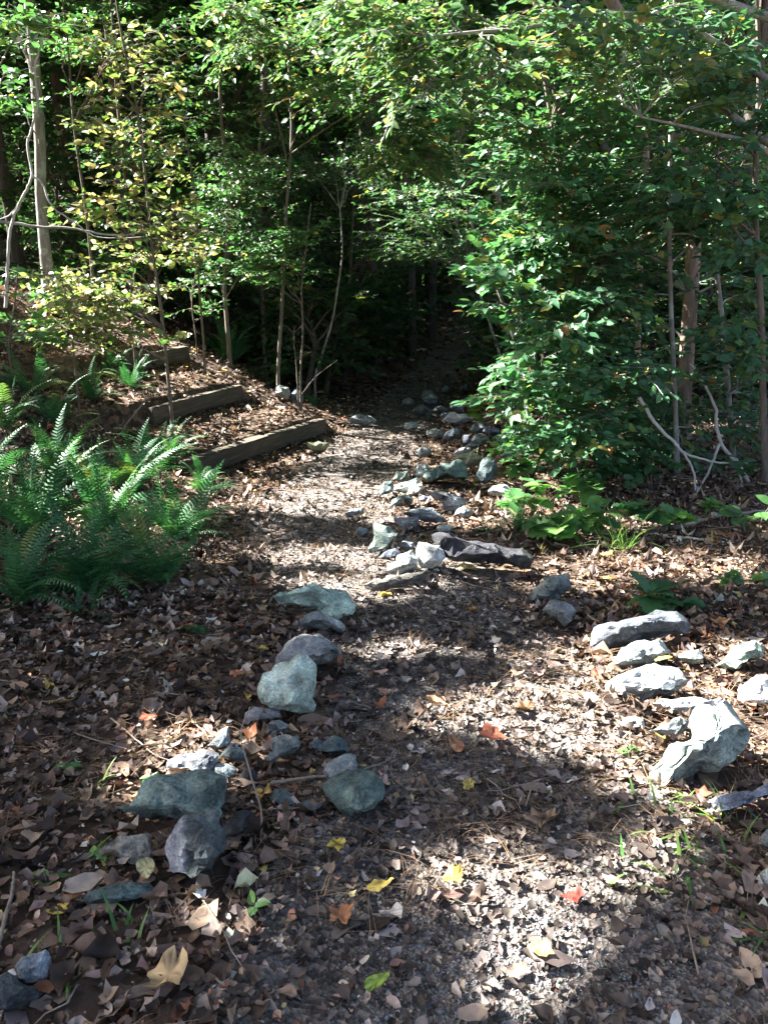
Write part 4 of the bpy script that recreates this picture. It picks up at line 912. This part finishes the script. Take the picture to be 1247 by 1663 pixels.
stick('fallen_branch', 'dark stick propped on the bank among the ferns', 'branch', [(AA([(178, 735), (205, 690), (245, 640)], 8.0), .014, .006)], M_TWIG)
stick('bare_shrub', 'bare twiggy shrub rising behind the dark blue tread-edge stone', 'shrub', [
    (AA([(484, 655), (482, 600), (478, 560), (478, 530)], 10.3), .010, .004), (AA([(478, 545), (468, 532), (458, 528)], 10.3), .004, .002), (AA([(478, 540), (490, 530), (492, 526)], 10.3), .004, .002), (AA([(481, 582), (505, 572)], 10.3), .004, .002),
    (AA([(490, 640), (515, 610), (548, 585)], 10.3), .007, .003)], M_BARKT)

# ------------------------------------------------------------------ ferns
def frond_mesh(L, rise, droop, npair, r):
    s = np.linspace(0, 1, 22); th = R(rise) - R(droop) * s ** 1.4
    dx = np.cos(th) * L / 21; dz = np.sin(th) * L / 21
    cur = np.column_stack([np.concatenate([[0], np.cumsum(dx)[:-1]]), .06 * L * np.sin(s * 2 + r.random() * 3) * s, np.concatenate([[0], np.cumsum(dz)[:-1]])])
    V, F = tube(cur, np.linspace(.0035, .0012, 22), 3); tan = nrm(np.gradient(cur, axis=0))
    vs, q, t3 = [V], [F], []; o = len(V); tw = r.normal(0, .25)
    for i in range(npair):
        t = .10 + .89 * i / (npair - 1); f = t * 21; j = int(min(f, 20)); w = f - j
        p = cur[j] * (1 - w) + cur[j + 1] * w; tg = tan[j]
        side0 = np.array([0, 1.0, 0]); up = np.cross(tg, side0); side0 = side0 * math.cos(tw) + up * math.sin(tw); up = np.cross(tg, side0)
        pl = L * .125 * (min(1, .45 + 2.2 * t) if t < .3 else (1 - ((t - .3) / .72) ** 1.7)) * r.uniform(.9, 1.08); pl = max(pl, .006); wd = L / npair * .27
        for sg in (-1, 1):
            d = nrm(side0 * sg + tg * (.22 + .5 * t) + up * (.10 - .25 * r.random()))
            m = p + d * pl * .55 - up * .03 * pl; e = p + d * pl - up * .16 * pl + tg * wd * .2
            vv = np.array([p - tg * wd, p + tg * wd, m + tg * wd * .95 + up * .002, m - tg * wd * .8, e])
            vs.append(vv); q.append(np.array([[o, o + 3, o + 2, o + 1]])); t3.append([o + 3, o + 4, o + 2]); o += 5
    return mesh('frond', np.concatenate(vs), [np.concatenate(q), np.array(t3)], mat=M_FERN)
rf = np.random.default_rng(9)
FR = [frond_mesh(1.0, rise, dr, 25, rf) for rise, dr in ((80, 45), (72, 70), (64, 85), (55, 80), (45, 75), (35, 60), (85, 25), (60, 50))]
def fern(u, v, size, n, label, up=.5, pos=None):
    p = P(u, v) if pos is None else np.array([pos[0], pos[1], float(G(pos[0], pos[1]))]); t = thing('fern', label, 'fern', p, 'evergreen ferns')
    a0 = rf.random() * 6
    for k in range(int(n * 1.15)):
        o = obj('frond', FR[int(rf.choice([0, 1, 6, 7, 2])) if rf.random() < up else int(rf.choice([2, 3, 4, 5, 1]))], t, (rf.normal(0, .02), rf.normal(0, .02), -.01))
        s = size * rf.uniform(.65, 1.15); o.scale = (s, s, s); o.rotation_euler = (rf.normal(0, .22), rf.normal(0, .14), a0 + k * 2.4 + rf.normal(0, .4))
FERNS = [
    (40, 985, .62, 20, 'fern at the lower left of the big clump, cut by the picture edge', .5), (150, 965, .66, 24, 'dark fern at the front of the big left clump', .4), (255, 950, .58, 22, 'fern at the front right of the big left clump', .35),
    (60, 880, .74, 24, 'fern in the left middle of the big clump with sunlit upright fronds', .7), (175, 870, .74, 26, 'tallest fern in the centre of the big left clump', .7), (285, 880, .62, 22, 'fern at the right edge of the big clump, leaning to the path', .35),
    (-30, 800, .75, 20, 'fern at the left picture edge below the yellow leaves', .6), (95, 790, .70, 22, 'sunlit fern at the back of the big clump', .7), (215, 800, .66, 22, 'fern at the back of the big clump under the dark propped stick', .6),
    (270, 760, .60, 24, 'sunlit fern at the left end of the lowest step', .7), (10, 700, .65, 18, 'bright fern at the left edge below the bank', .6), (330, 800, .45, 16, 'small shaded fern spilling towards the path below the lowest step', .3),
    (95, 690, .55, 16, 'fern between the big clump and the bank', .6),
    (372, 588, .78, 26, 'upright fern standing alone behind the middle step', .75), (425, 612, .5, 14, 'low dark fern right of the upright one behind the steps', .3),
    (185, 462, .62, 16, 'fern high on the bank under the yellow leaves', .6), (215, 630, .5, 14, 'shaded fern beside the middle step under the yellow sapling', .4), (20, 345, .7, 18, 'fern at the top of the bank beside the grey trunk', .6),
    (90, 360, .6, 14, 'fern at the top of the bank right of the grey trunk', .6), (175, 600, .42, 12, 'small shaded fern left of the highest step', .4),
    (842, 868, .42, 16, 'small bright fern right of the path at the edge of the thicket', .3), (935, 792, .48, 14, 'dark fern inside the foot of the thicket', .4), (512, 660, .32, 10, 'small fern at the right end of the lowest step', .5),
    (150, 650, .5, 16, 'fern on the bank between the lowest clump and the middle step', .5), (55, 640, .55, 16, 'fern on the bank near the left edge, above the big clump', .5),
    (140, 1000, .34, 8, 'small flat fern on the litter before the big clump', .1)]
FERNS = [(*f[:5], min(.8, f[5] + .05)) for f in FERNS]
for a in FERNS: fern(*a)

# ------------------------------------------------------------------ seedlings with big leaves
def big_leaf(kind, n, r, L):
    if kind == 'oak':
        t = np.linspace(0, 1, n); w = (.10 + .30 * np.sin(np.clip(t, 0, 1) ** .8 * math.pi) ** .8) * (1 + .30 * np.cos(t * 9.5 * math.pi)); w[0] = .012; w[-1] = .01
    else:
        t = np.linspace(0, 1, n); w = .30 * np.sin(t ** .75 * math.pi) ** .9 + .004
    bend = r.uniform(.15, .6); z = -bend * t ** 2 * .5; x = t * (1 - .12 * bend)
    mid = np.column_stack([x, 0 * t, z]); a = np.column_stack([x + .03, w, z + w * .25]); b = np.column_stack([x + .03, -w, z + w * .25])
    j = np.arange(n - 1); F = np.concatenate([np.stack([j, j + 1, n + j + 1, n + j], -1), np.stack([j, 2 * n + j, 2 * n + j + 1, j + 1], -1)])
    return np.concatenate([mid, a, b]) * L, F
rs = np.random.default_rng(13)
def seedling(u, v, kind, h, n, ls, label, cols, cat='seedling', spread=.18, stems=1, lift=.1):
    p = P(u, v); t = thing('seedling', label, cat, p, 'green seedlings on the forest floor'); st = []
    for k in range(stems):
        a = rs.random() * 6.28; sp_ = spread * rs.uniform(.5, 1) * (stems > 1)
        top = np.array([math.cos(a) * sp_ + rs.normal(0, .03), math.sin(a) * sp_, h * rs.uniform(.75, 1.1)])
        c = spline([np.array([math.cos(a) * sp_ * .2, math.sin(a) * sp_ * .2, -.02]), top * [.5, .5, .6], top], 8); st.append(c)
        vv, ff = tube(c, np.linspace(.004, .002, 8), 5); obj('stem', mesh('stem', vv, ff, mat=M_BARKT), t)
    for k in range(n):
        c = st[k % stems]; f = rs.uniform(.45, 1.0); o = c[int(f * 7)]
        V, F = big_leaf(kind, 15 if kind == 'oak' else 9, rs, ls * rs.uniform(.65, 1.15)); col = np.array(cols[k % len(cols)]) * rs.uniform(.8, 1.2)
        q = obj('leaf', mesh('leaf', V, F, np.tile(col, (len(V), 1)), smooth_=True, mat=M_LEAF), t, o)
        q.rotation_euler = (rs.normal(0, .3), -lift + rs.normal(0, .3), k * 2.4 + rs.normal(0, .4))
OAKC = [(.055, .16, .06), (.07, .19, .07), (.05, .14, .06)]; BRT = [(.10, .24, .07), (.13, .27, .07), (.08, .20, .07)]
SEED = [
    (1045, 998, 'oak', .16, 11, .20, 'dark green oak seedling with broad lobed leaves, alone on the litter', OAKC), (1110, 1003, 'oak', .10, 6, .12, 'small oak sprout right of the broad oak seedling', OAKC),
    (900, 885, 'oak', .24, 16, .20, 'bright oak seedling at the front edge of the thicket', BRT), (960, 880, 'oak', .26, 14, .19, 'oak seedling left of the grass tuft', BRT), (1030, 868, 'oak', .24, 14, .19, 'oak seedling behind the grass tuft', OAKC),
    (850, 850, 'oak', .22, 11, .17, 'pale oak seedling above the small bright fern', BRT), (1000, 800, 'oak', .32, 14, .19, 'taller oak seedling deep under the thicket', OAKC),
    (870, 770, 'oval', .40, 26, .12, 'leafy green seedling at the left foot of the thicket', BRT), (930, 760, 'oval', .5, 30, .12, 'bushy seedling in the middle foot of the thicket', OAKC), (1150, 850, 'oval', .18, 14, .11, 'low seedling under the crossing dead branches', BRT),
    (1220, 870, 'oval', .25, 16, .12, 'seedling at the right picture edge below the dead branches', BRT), (1180, 965, 'oak', .16, 9, .09, 'small-leaved sprout on the sunny litter at the right', BRT), (1240, 960, 'oval', .10, 5, .10, 'pale sprout cut by the right edge', BRT),
    (775, 700, 'oak', .42, 16, .18, 'yellow-green seedling overhanging the sunlit white rock', [(.30, .38, .06), (.22, .34, .06), (.16, .28, .06)]), (830, 735, 'oak', .45, 18, .18, 'oak seedling behind the egg-shaped standing stone', BRT), (320, 1040, 'oval', .10, 6, .09, 'dark sprout in the shade below the big fern clump', [(.04, .11, .05)]),
    (150, 1405, 'oval', .08, 4, .06, 'tiny green sprout left of the flat tan stone', BRT), (80, 1445, 'oval', .06, 5, .07, 'tiny sprout near the left edge, below the flat tan stone', BRT), (228, 1300, 'oval', .12, 7, .055, 'tiny sprout at the pointed end of the wedge-shaped slab', BRT),
    (105, 1265, 'oval', .08, 6, .06, 'pale sprout on dark litter left of the wedge-shaped slab', BRT), (1010, 1235, 'oval', .05, 5, .05, 'tiny sprout left of the biggest pale green rock', BRT), (500, 655, 'oval', .16, 10, .10, 'green sprout beside the stones on the tread edge', BRT),
    (835, 800, 'oak', .30, 14, .17, 'bright oak seedling beside the egg-shaped standing stone', BRT), (885, 830, 'oval', .26, 18, .12, 'oval-leaved seedling between the two bright oak seedlings', BRT), (800, 755, 'oval', .28, 14, .11, 'oval-leaved seedling among the stones under the thicket edge', BRT),
    (1090, 868, 'oak', .2, 10, .15, 'oak seedling right of the grass tuft beneath the dead branches', BRT), (950, 830, 'oak', .34, 16, .17, 'taller bright oak seedling at the thicket foot', BRT),
    (1060, 800, 'oval', .35, 22, .12, 'oval-leaved seedling just left of the forked dead branch', OAKC), (1190, 800, 'oval', .35, 20, .12, 'oval-leaved seedling behind the crossing dead branches', OAKC),
    (430, 1500, 'oval', .07, 3, .05, 'single-leaved sprout in the bottom litter', BRT)]
SEED = [(*a[:4], int(a[4] * 1.4) if a[3] > .19 else a[4], *a[5:]) for a in SEED]
for a in SEED: seedling(*a, stems=4 if a[3] > .3 else (3 if a[3] > .2 else 1))

def tuft(u, v, n, L, wd, cols, label, name='grass_tuft', spread=.05, cat='grass', bend=.9):
    p = P(u, v); t = thing(name, label, cat, p)
    for k in range(n):
        a = rs.random() * 6.28; l = L * rs.uniform(.5, 1.1); s = np.linspace(0, 1, 6); e = rs.uniform(.5, 1.3)
        b0 = np.array([rs.normal(0, spread), rs.normal(0, spread), 0]); d = np.array([math.cos(a), math.sin(a), 0])
        th = e * 1.2 - bend * s * rs.uniform(.8, 1.8) * .9
        c = b0 + np.cumsum(np.concatenate([np.zeros((1, 3)), (d * np.cos(th)[1:, None] + np.array([0, 0, 1.0]) * np.sin(th)[1:, None]) * l / 5]), 0)
        c[:, 2] = np.maximum(c[:, 2], .02); sd = np.array([-d[1], d[0], 0]); w = wd * (1 - s ** 2 * .95) * .5
        j = np.arange(5); col = np.array(cols[k % len(cols)]) * rs.uniform(.8, 1.2)
        obj('blade', mesh('blade', np.concatenate([c + sd * w[:, None], c - sd * w[:, None]]), np.stack([j, j + 1, 6 + j + 1, 6 + j], -1), np.tile(col, (12, 1)), mat=M_LEAF), t)
GR = [(.14, .26, .06), (.20, .32, .08), (.10, .22, .06)]
tuft(1010, 893, 60, .45, .006, GR, 'arching light green grass tuft in front of the oak seedlings')
tuft(1150, 975, 40, .16, .004, [(.12, .18, .07), (.18, .2, .08)], 'wispy fine grass tuft at the right on sunny litter', spread=.09)
tuft(1090, 1385, 24, .15, .012, GR, 'broad-bladed grass shoots below the dark blue low stone', spread=.12)
tuft(1190, 1370, 22, .14, .010, GR, 'broad-bladed grass shoots near the right edge', spread=.12)
tuft(1125, 1340, 20, .12, .009, GR, 'short grass shoots just under the dark blue low stone', spread=.10)
tuft(1235, 1530, 8, .18, .010, GR, 'few grass blades at the right edge near the bottom', spread=.05)
tuft(75, 1595, 10, .14, .010, GR, 'few grass blades beside the lower left corner stone', spread=.06)
tuft(205, 1535, 7, .13, .011, GR, 'few green blades below the long low green stone', spread=.04)
tuft(150, 1290, 8, .12, .010, GR, 'few green blades left of the pointed slab end', spread=.05)
tuft(520, 655, 26, .5, .006, [(.07, .13, .05), (.10, .17, .06)], 'dark wispy grass at the right end of the lowest step', spread=.08)

# where sunlight comes through: openings cut in the tall canopy to shape the light, listed by the place it lands
def SH(u, v, rx, ry, z=None, Y=None): 
    p = P(u, v) if Y is None else A(u, v, Y); return (p[0], p[1], p[2], rx, ry)
SHAFTS = [SH(430, 690, 1.5, 1.0), SH(360, 610, 1.5, 1.0), SH(250, 560, 1.4, 1.0), SH(400, 735, .8, .4), SH(560, 800, .65, .38), SH(500, 830, .5, .25), SH(640, 720, .55, .6), SH(500, 905, .45, .14), SH(690, 915, .40, .22), SH(610, 960, .40, .12),
          SH(1140, 1140, .80, .50), SH(1050, 1080, .55, .30), SH(880, 1140, .25, .05), SH(930, 1180, .30, .06), SH(1180, 1080, .5, .3), SH(800, 1165, .28, .07), SH(660, 1575, .42, .04), SH(770, 1510, .32, .05), SH(870, 1450, .30, .06), SH(960, 1385, .24, .05), SH(1040, 1310, .22, .05), SH(900, 660, .8, .6, Y=7.2), SH(1010, 700, .6, .5, Y=7.0),SH(1160, 1230, .35, .22), SH(1100, 400, .7, .6, Y=7.2), SH(1000, 520, .6, .4, Y=7),  
          SH(1020, 930, .8, .3), SH(780, 770, .8, .6), SH(760, 690, .9, .9), SH(690, 830, .6, .4), SH(720, 745, .8, .6), SH(900, 840, .95, .55), SH(660, 320, .6, .45, Y=12.5), SH(540, 790, .9, .45), SH(640, 1065, .14, .0), SH(760, 1075, .12, .0), SH(230, 120, .9, .7, Y=13.5), SH(450, 120, 1.2, .8, Y=12.5), SH(440, 330, .6, .4, Y=13.2), SH(465, 1095, .16, .10), SH(330, 1215, .16, .0), SH(285, 1290, .12, .0), 
          SH(150, 720, 1.0, .7, Y=6.6), SH(60, 830, .7, .45, Y=5.9), SH(250, 830, .7, .4, Y=5.8), SH(130, 930, .5, .2, Y=5.0), SH(260, 900, .4, .2, Y=5.2), SH(950, 330, 1.3, 1.0, Y=7.2), SH(850, 600, .6, .6, Y=7.8), SH(1060, 120, 1.2, .8, Y=7.0), SH(270, 700, .5, .4, Y=7.8), SH(230, 330, 1.5, 1.0, Y=9.2), SH(150, 450, 1.3, .9, Y=9.0), SH(220, 180, 1.4, 1.0, Y=9.5), SH(60, 150, .5, .8, Y=11.5),
          SH(380, 550, .6, .5, Y=11.8), SH(460, 430, .6, .5, Y=11), SH(560, 90, 1.6, 1.0, Y=9), SH(700, 60, 1.4, .9, Y=6.6), SH(680, 230, 1.2, .7, Y=9.4), SH(860, 350, .9, .8, Y=7.4), SH(830, 500, .7, .6, Y=8.0), SH(1112, 520, .16, .14, Y=8.6), SH(1110, 215, .3, .25, Y=8.6),
          SH(950, 160, .8, .5, Y=7.5), SH(1140, 700, .35, .25, Y=6.7), SH(950, 840, .45, .3), SH(800, 660, .35, .3, Y=8.5), SH(390, 320, .5, .4, Y=12)]
SHF = np.array(SHAFTS)
def land(p):
    q = p.copy()
    z = np.zeros(len(p))
    for _ in range(3):
        k = (p[:, 2] - z) / SUN[2]; q = p - SUN * k[:, None]; z = G(q[:, 0], q[:, 1])
    return q
def openness(p, grow=.16):
    """0 closed, 1 open: does the beam through p reach one of the openings"""
    o = np.zeros(len(p))
    for (cx, cy_, cz, rx, ry) in SHF:
        k = (p[:, 2] - cz) / SUN[2]; x = p[:, 0] - SUN[0] * k - cx; y = p[:, 1] - SUN[1] * k - cy_
        e = np.sqrt((x / (rx + grow)) ** 2 + (y / (ry + grow)) ** 2); o = np.maximum(o, 1 - smooth(.85, 1.1, e))
    return o
# ------------------------------------------------------------------ forest behind: understorey copies, tall trees, far woods
ru = np.random.default_rng(17)
def understory(h, spread, nb, seed):
    r = np.random.default_rng(seed); c = spline([(0, 0, -.1), (r.normal(0, .12), r.normal(0, .12), h * .4), (r.normal(0, .25), r.normal(0, .25), h * .75), (r.normal(0, .3), r.normal(0, .3), h)], 14)
    t = thing('understorey_tree', 'slim dark understorey tree in the shade of the forest behind', 'tree', (0, 0, 0), 'understorey trees of the dark forest') if h > 2 else thing('undergrowth_bush', 'low leafy bush in the dark undergrowth at the forest edge', 'bush', (0, 0, 0), 'bushes of the dark undergrowth')
    v, f = tube(c, np.linspace(.05, .012, 14), 6); parts = []
    lv = Leaves()
    for k in range(nb):
        i = int(2 + 11 * k / nb); a = k * 2.4 + r.normal(0, .4); ln = spread * r.uniform(.6, 1.1) * (1.15 - .5 * k / nb)
        e = c[i] + np.array([math.cos(a) * ln, math.sin(a) * ln, .25 * ln + r.normal(0, .2)])
        parts += leafy_branch(c[i], e, .15, .014, r, lv, ntw=11, twl=.62, sp=.085, ls=.125, t0=.2, sides=4, flat=.35)
    obj('trunk', mesh('trunk', v, f, smooth_=True, mat=M_BARK), t)
    v, f = join(parts); obj('branches', mesh('branches', v, f, mat=M_BARKT), t)
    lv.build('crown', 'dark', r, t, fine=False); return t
protos = [understory(h, s, n, 40 + i) for i, (h, s, n) in enumerate([(5.5, 1.5, 24), (6.5, 1.7, 28), (4.5, 1.4, 20), (7.5, 1.8, 30), (3.0, 1.3, 18), (1.7, .95, 16), (1.2, .8, 13)])]
USPOT = []
while len(USPOT) < 105:
    y = 13.0 + 22 * ru.random() ** 1.4; x = ru.uniform(-.62 * y - 1, .62 * y + 1)
    if abs(x - pathc(y)) < 1.25 + .02 * y and y < 34: continue
    if x < 0 and openness(np.column_stack([np.full(24, x) + np.tile([-1.2, 0, 1.2], 8), np.full(24, y) + np.tile([.5, -1.0, .5], 8), G(x, y) + np.repeat(np.arange(1.5, 9.4, 1), 3)])).mean() > .05: continue
    if any((x - a) ** 2 + (y - b) ** 2 < 1.7 for a, b in USPOT): continue
    USPOT.append((x, y))
BSPOT = []
while len(BSPOT) < 85:
    y = 12.2 + 13 * ru.random() ** 1.3; x = pathc(y) + ru.choice([-1, 1]) * (1.15 + .03 * y + 5.5 * ru.random() ** 1.5)
    if (x > 0 and y < 9.5) or (x < -2.6 and y < 12.8 and x > -4): continue
    if x < 0 and openness(np.column_stack([np.full(12, x) + np.tile([-.7, 0, .7], 4), np.full(12, y), G(x, y) + np.repeat([.4, .9, 1.5, 2.1], 3)])).max() > .3: continue
    if any((x - a) ** 2 + (y - b) ** 2 < .35 for a, b in BSPOT): continue
    BSPOT.append((x, y))
for i, (x, y) in enumerate(BSPOT):
    q = protos[5 + i % 2] if i < 2 else copy_tree(protos[5 + int(ru.integers(0, 2))], (0, 0, 0), 0)
    q.location = (x, y, float(G(x, y))); q.rotation_euler = (0, 0, ru.random() * 6.28); q.scale = (ru.uniform(.8, 1.35),) * 3
for i, (x, y) in enumerate(USPOT):
    q = protos[i] if i < 5 else copy_tree(protos[int(ru.integers(0, 5))], (0, 0, 0), 0)
    q.location = (x, y, float(G(x, y))); q.rotation_euler = (0, 0, ru.random() * 6.28); q.scale = (ru.uniform(.85, 1.25),) * 3

# tall trees: a loose grid of trunks round the clearing
TALL = [A(330, 300, 16)[:2], A(205, 300, 14.5)[:2], A(670, 300, 21)[:2], A(702, 300, 25)[:2], A(745, 300, 31)[:2], A(430, 300, 19)[:2], A(585, 300, 24)[:2], A(525, 300, 28)[:2], A(640, 300, 33)[:2], A(610, 300, 19)[:2], A(375, 300, 22)[:2], A(270, 300, 21)[:2], A(120, 300, 17)[:2], A(20, 300, 15)[:2], A(860, 300, 19)[:2], A(980, 300, 15)[:2], A(1090, 300, 18)[:2], A(1200, 300, 14)[:2]]
TALL = [np.array(t) for t in TALL]; nvis = len(TALL)
for yy in np.arange(2, 56, 5.5):
    for xx in np.arange(-44, 26, 6.0):
        for _try in range(7):                                            # no trunk stands in one of the sunny openings
            q = np.array([xx + ru.normal(0, 1.3), yy + ru.normal(0, 1.3)])
            if q[1] < 15 and q[0] > -6.5: continue                          # the clearing
            if abs(q[0]) < .52 * q[1] and q[1] < 34: continue                # those in view are listed above
            if abs(q[0] - pathc(q[1])) < 1.6 or min(np.linalg.norm(q - t) for t in TALL) < 2.6: continue
            if openness(np.column_stack([np.full(40, q[0]), np.full(40, q[1]), float(G(q[0], q[1])) + np.linspace(1, 14, 40)]), .12).max() > .5: continue
            TALL.append(q); break
TALL = np.array(TALL)
# canopy leaves: (a) over the clearing, out of view, placed by where their shadow is to land, (b) the closed forest
def cand(n, x0, x1, y0, y1, z0, z1, bybeam):
    p = np.column_stack([ru.uniform(x0, x1, n), ru.uniform(y0, y1, n), ru.uniform(z0, z1, n)])
    if bybeam: p = p + SUN * (p[:, 2] / SUN[2])[:, None] * [1, 1, 0]
    return p
pa = cand(120000, -9, 9, -.5, 13.5, 5.5, 10.5, True); q = land(pa); op = openness(pa)
cl = fbm2(q[:, 0], q[:, 1] * 2.0, 1.3, 3, 3.0)
op = op * np.where(q[:, 1] < 9, smooth(-.68, -.34, fbm2(q[:, 0] * .8, q[:, 1] * 1.6, 2.0, 2, 12.0)), 1)      # noise keeps some leaves in the cut openings, to mottle the light
keep = (ru.random(len(pa)) < np.clip(1.2 + .7 * cl + .5 * smooth(.7, 1.3, q[:, 0]) * (1 - smooth(2.3, 2.8, q[:, 1])), .14, 1) * (1 - .99 * op)); pa = pa[keep]; sa = ru.uniform(.16, .30, len(pa))
pb = np.concatenate([cand(78000, -16, 17, 13.6, 52, 7.0, 15, True), cand(74000, -26, 28, 13.5, 50, 6.5, 15, False)])
op = openness(pb, .34); q = land(pb); fl = (fbm2(q[:, 0], q[:, 1], .45, 2, 8.0) > .30) & ((np.abs(q[:, 0] - pathc(q[:, 1])) > 2.6) | (q[:, 1] > 36))  # random gaps cut so that sun flecks reach the background
pb = pb[(ru.random(len(pb)) < 1 - .995 * op) & ~(fl & (ru.random(len(pb)) < .93))]
k = ~((np.abs(pb[:, 0]) < 6) & (pb[:, 1] < 15)); pb = pb[k]; sb = ru.uniform(.26, .48, len(pb))
pc = np.concatenate([pa, pb]); sz = np.concatenate([sa, sb])
d2 = np.empty(len(pc), int)
for i0 in range(0, len(pc), 20000):
    b = pc[i0:i0 + 20000, :2]; d2[i0:i0 + 20000] = np.argmin(((b[:, None] - TALL[None]) ** 2).sum(-1), 1)
for i, (x, y) in enumerate(TALL):
    vis = i < nvis; h = ru.uniform(13, 16); g = float(G(x, y)); r0 = ru.uniform(.10, .19) if vis else ru.uniform(.14, .24)
    t = thing('forest_tree', 'tall dark trunk of the closed forest behind the clearing' if y > 12 else 'tall forest tree beyond the left bank, only its shade in view', 'tree', (x, y, g), 'tall trees of the closed forest' if y > 12 else 'tall trees beyond the left bank')
    c = spline([(0, 0, -.15), (ru.normal(0, .12), ru.normal(0, .12), h * .4), (ru.normal(0, .35), ru.normal(0, .35), h)], 12)
    v, f = tube(c, np.linspace(r0, .04, 12), 8); obj('trunk', mesh('trunk', v, f, smooth_=True, mat=M_BARK), t)
    m = d2 == i; lp = pc[m]
    if len(lp) < 3: continue
    for k in range(7):                                                    # limbs out into the crown
        cs = lp[ru.integers(0, len(lp), 14)]; ov = sum(openness(np.array([x, y, g + h * .5]) * (1 - w) + cs * w, .2) for w in (.3, .5, .7, .85, 1)); e = cs[int(np.argmin(ov))] - np.array([x, y, g])
        if ov.min() > .5: continue
        j = int(np.clip(np.argmin(abs(c[:, 2] - (e[2] - .5 * np.linalg.norm(e[:2])))), 4, 11))
        v, f = tube(spline([c[j], (c[j] + e) / 2 + [0, 0, .3], e], 6), np.linspace(.05, .01, 6), 5); obj('limb', mesh('limb', v, f, smooth_=True, mat=M_BARK), t)
    n = len(lp); lv = Leaves(); a = ru.random(n) * 6.28
    lv.add(lp, np.column_stack([np.cos(a), np.sin(a), ru.normal(-.2, .3, n)]), nrm(np.column_stack([ru.normal(0, .6, n), ru.normal(0, .6, n), np.ones(n)])), sz[m])
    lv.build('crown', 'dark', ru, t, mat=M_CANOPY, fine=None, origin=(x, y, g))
# the far wood closes the view as one mass
n = 62000; yy = ru.uniform(36, 84, n); xx = ru.uniform(-1, 1, n) * (.75 * yy + 6); zz = G(xx, yy) + 26 * ru.random(n) ** 1.3 + .1
a = ru.random(n) * 6.28; lv = Leaves()
lv.add(np.column_stack([xx, yy, zz]), np.column_stack([np.cos(a), np.sin(a), ru.normal(-.2, .4, n)]), nrm(ru.normal(0, 1, (n, 3)) + [0, -.4, .6]), ru.uniform(.5, 1.15, n))
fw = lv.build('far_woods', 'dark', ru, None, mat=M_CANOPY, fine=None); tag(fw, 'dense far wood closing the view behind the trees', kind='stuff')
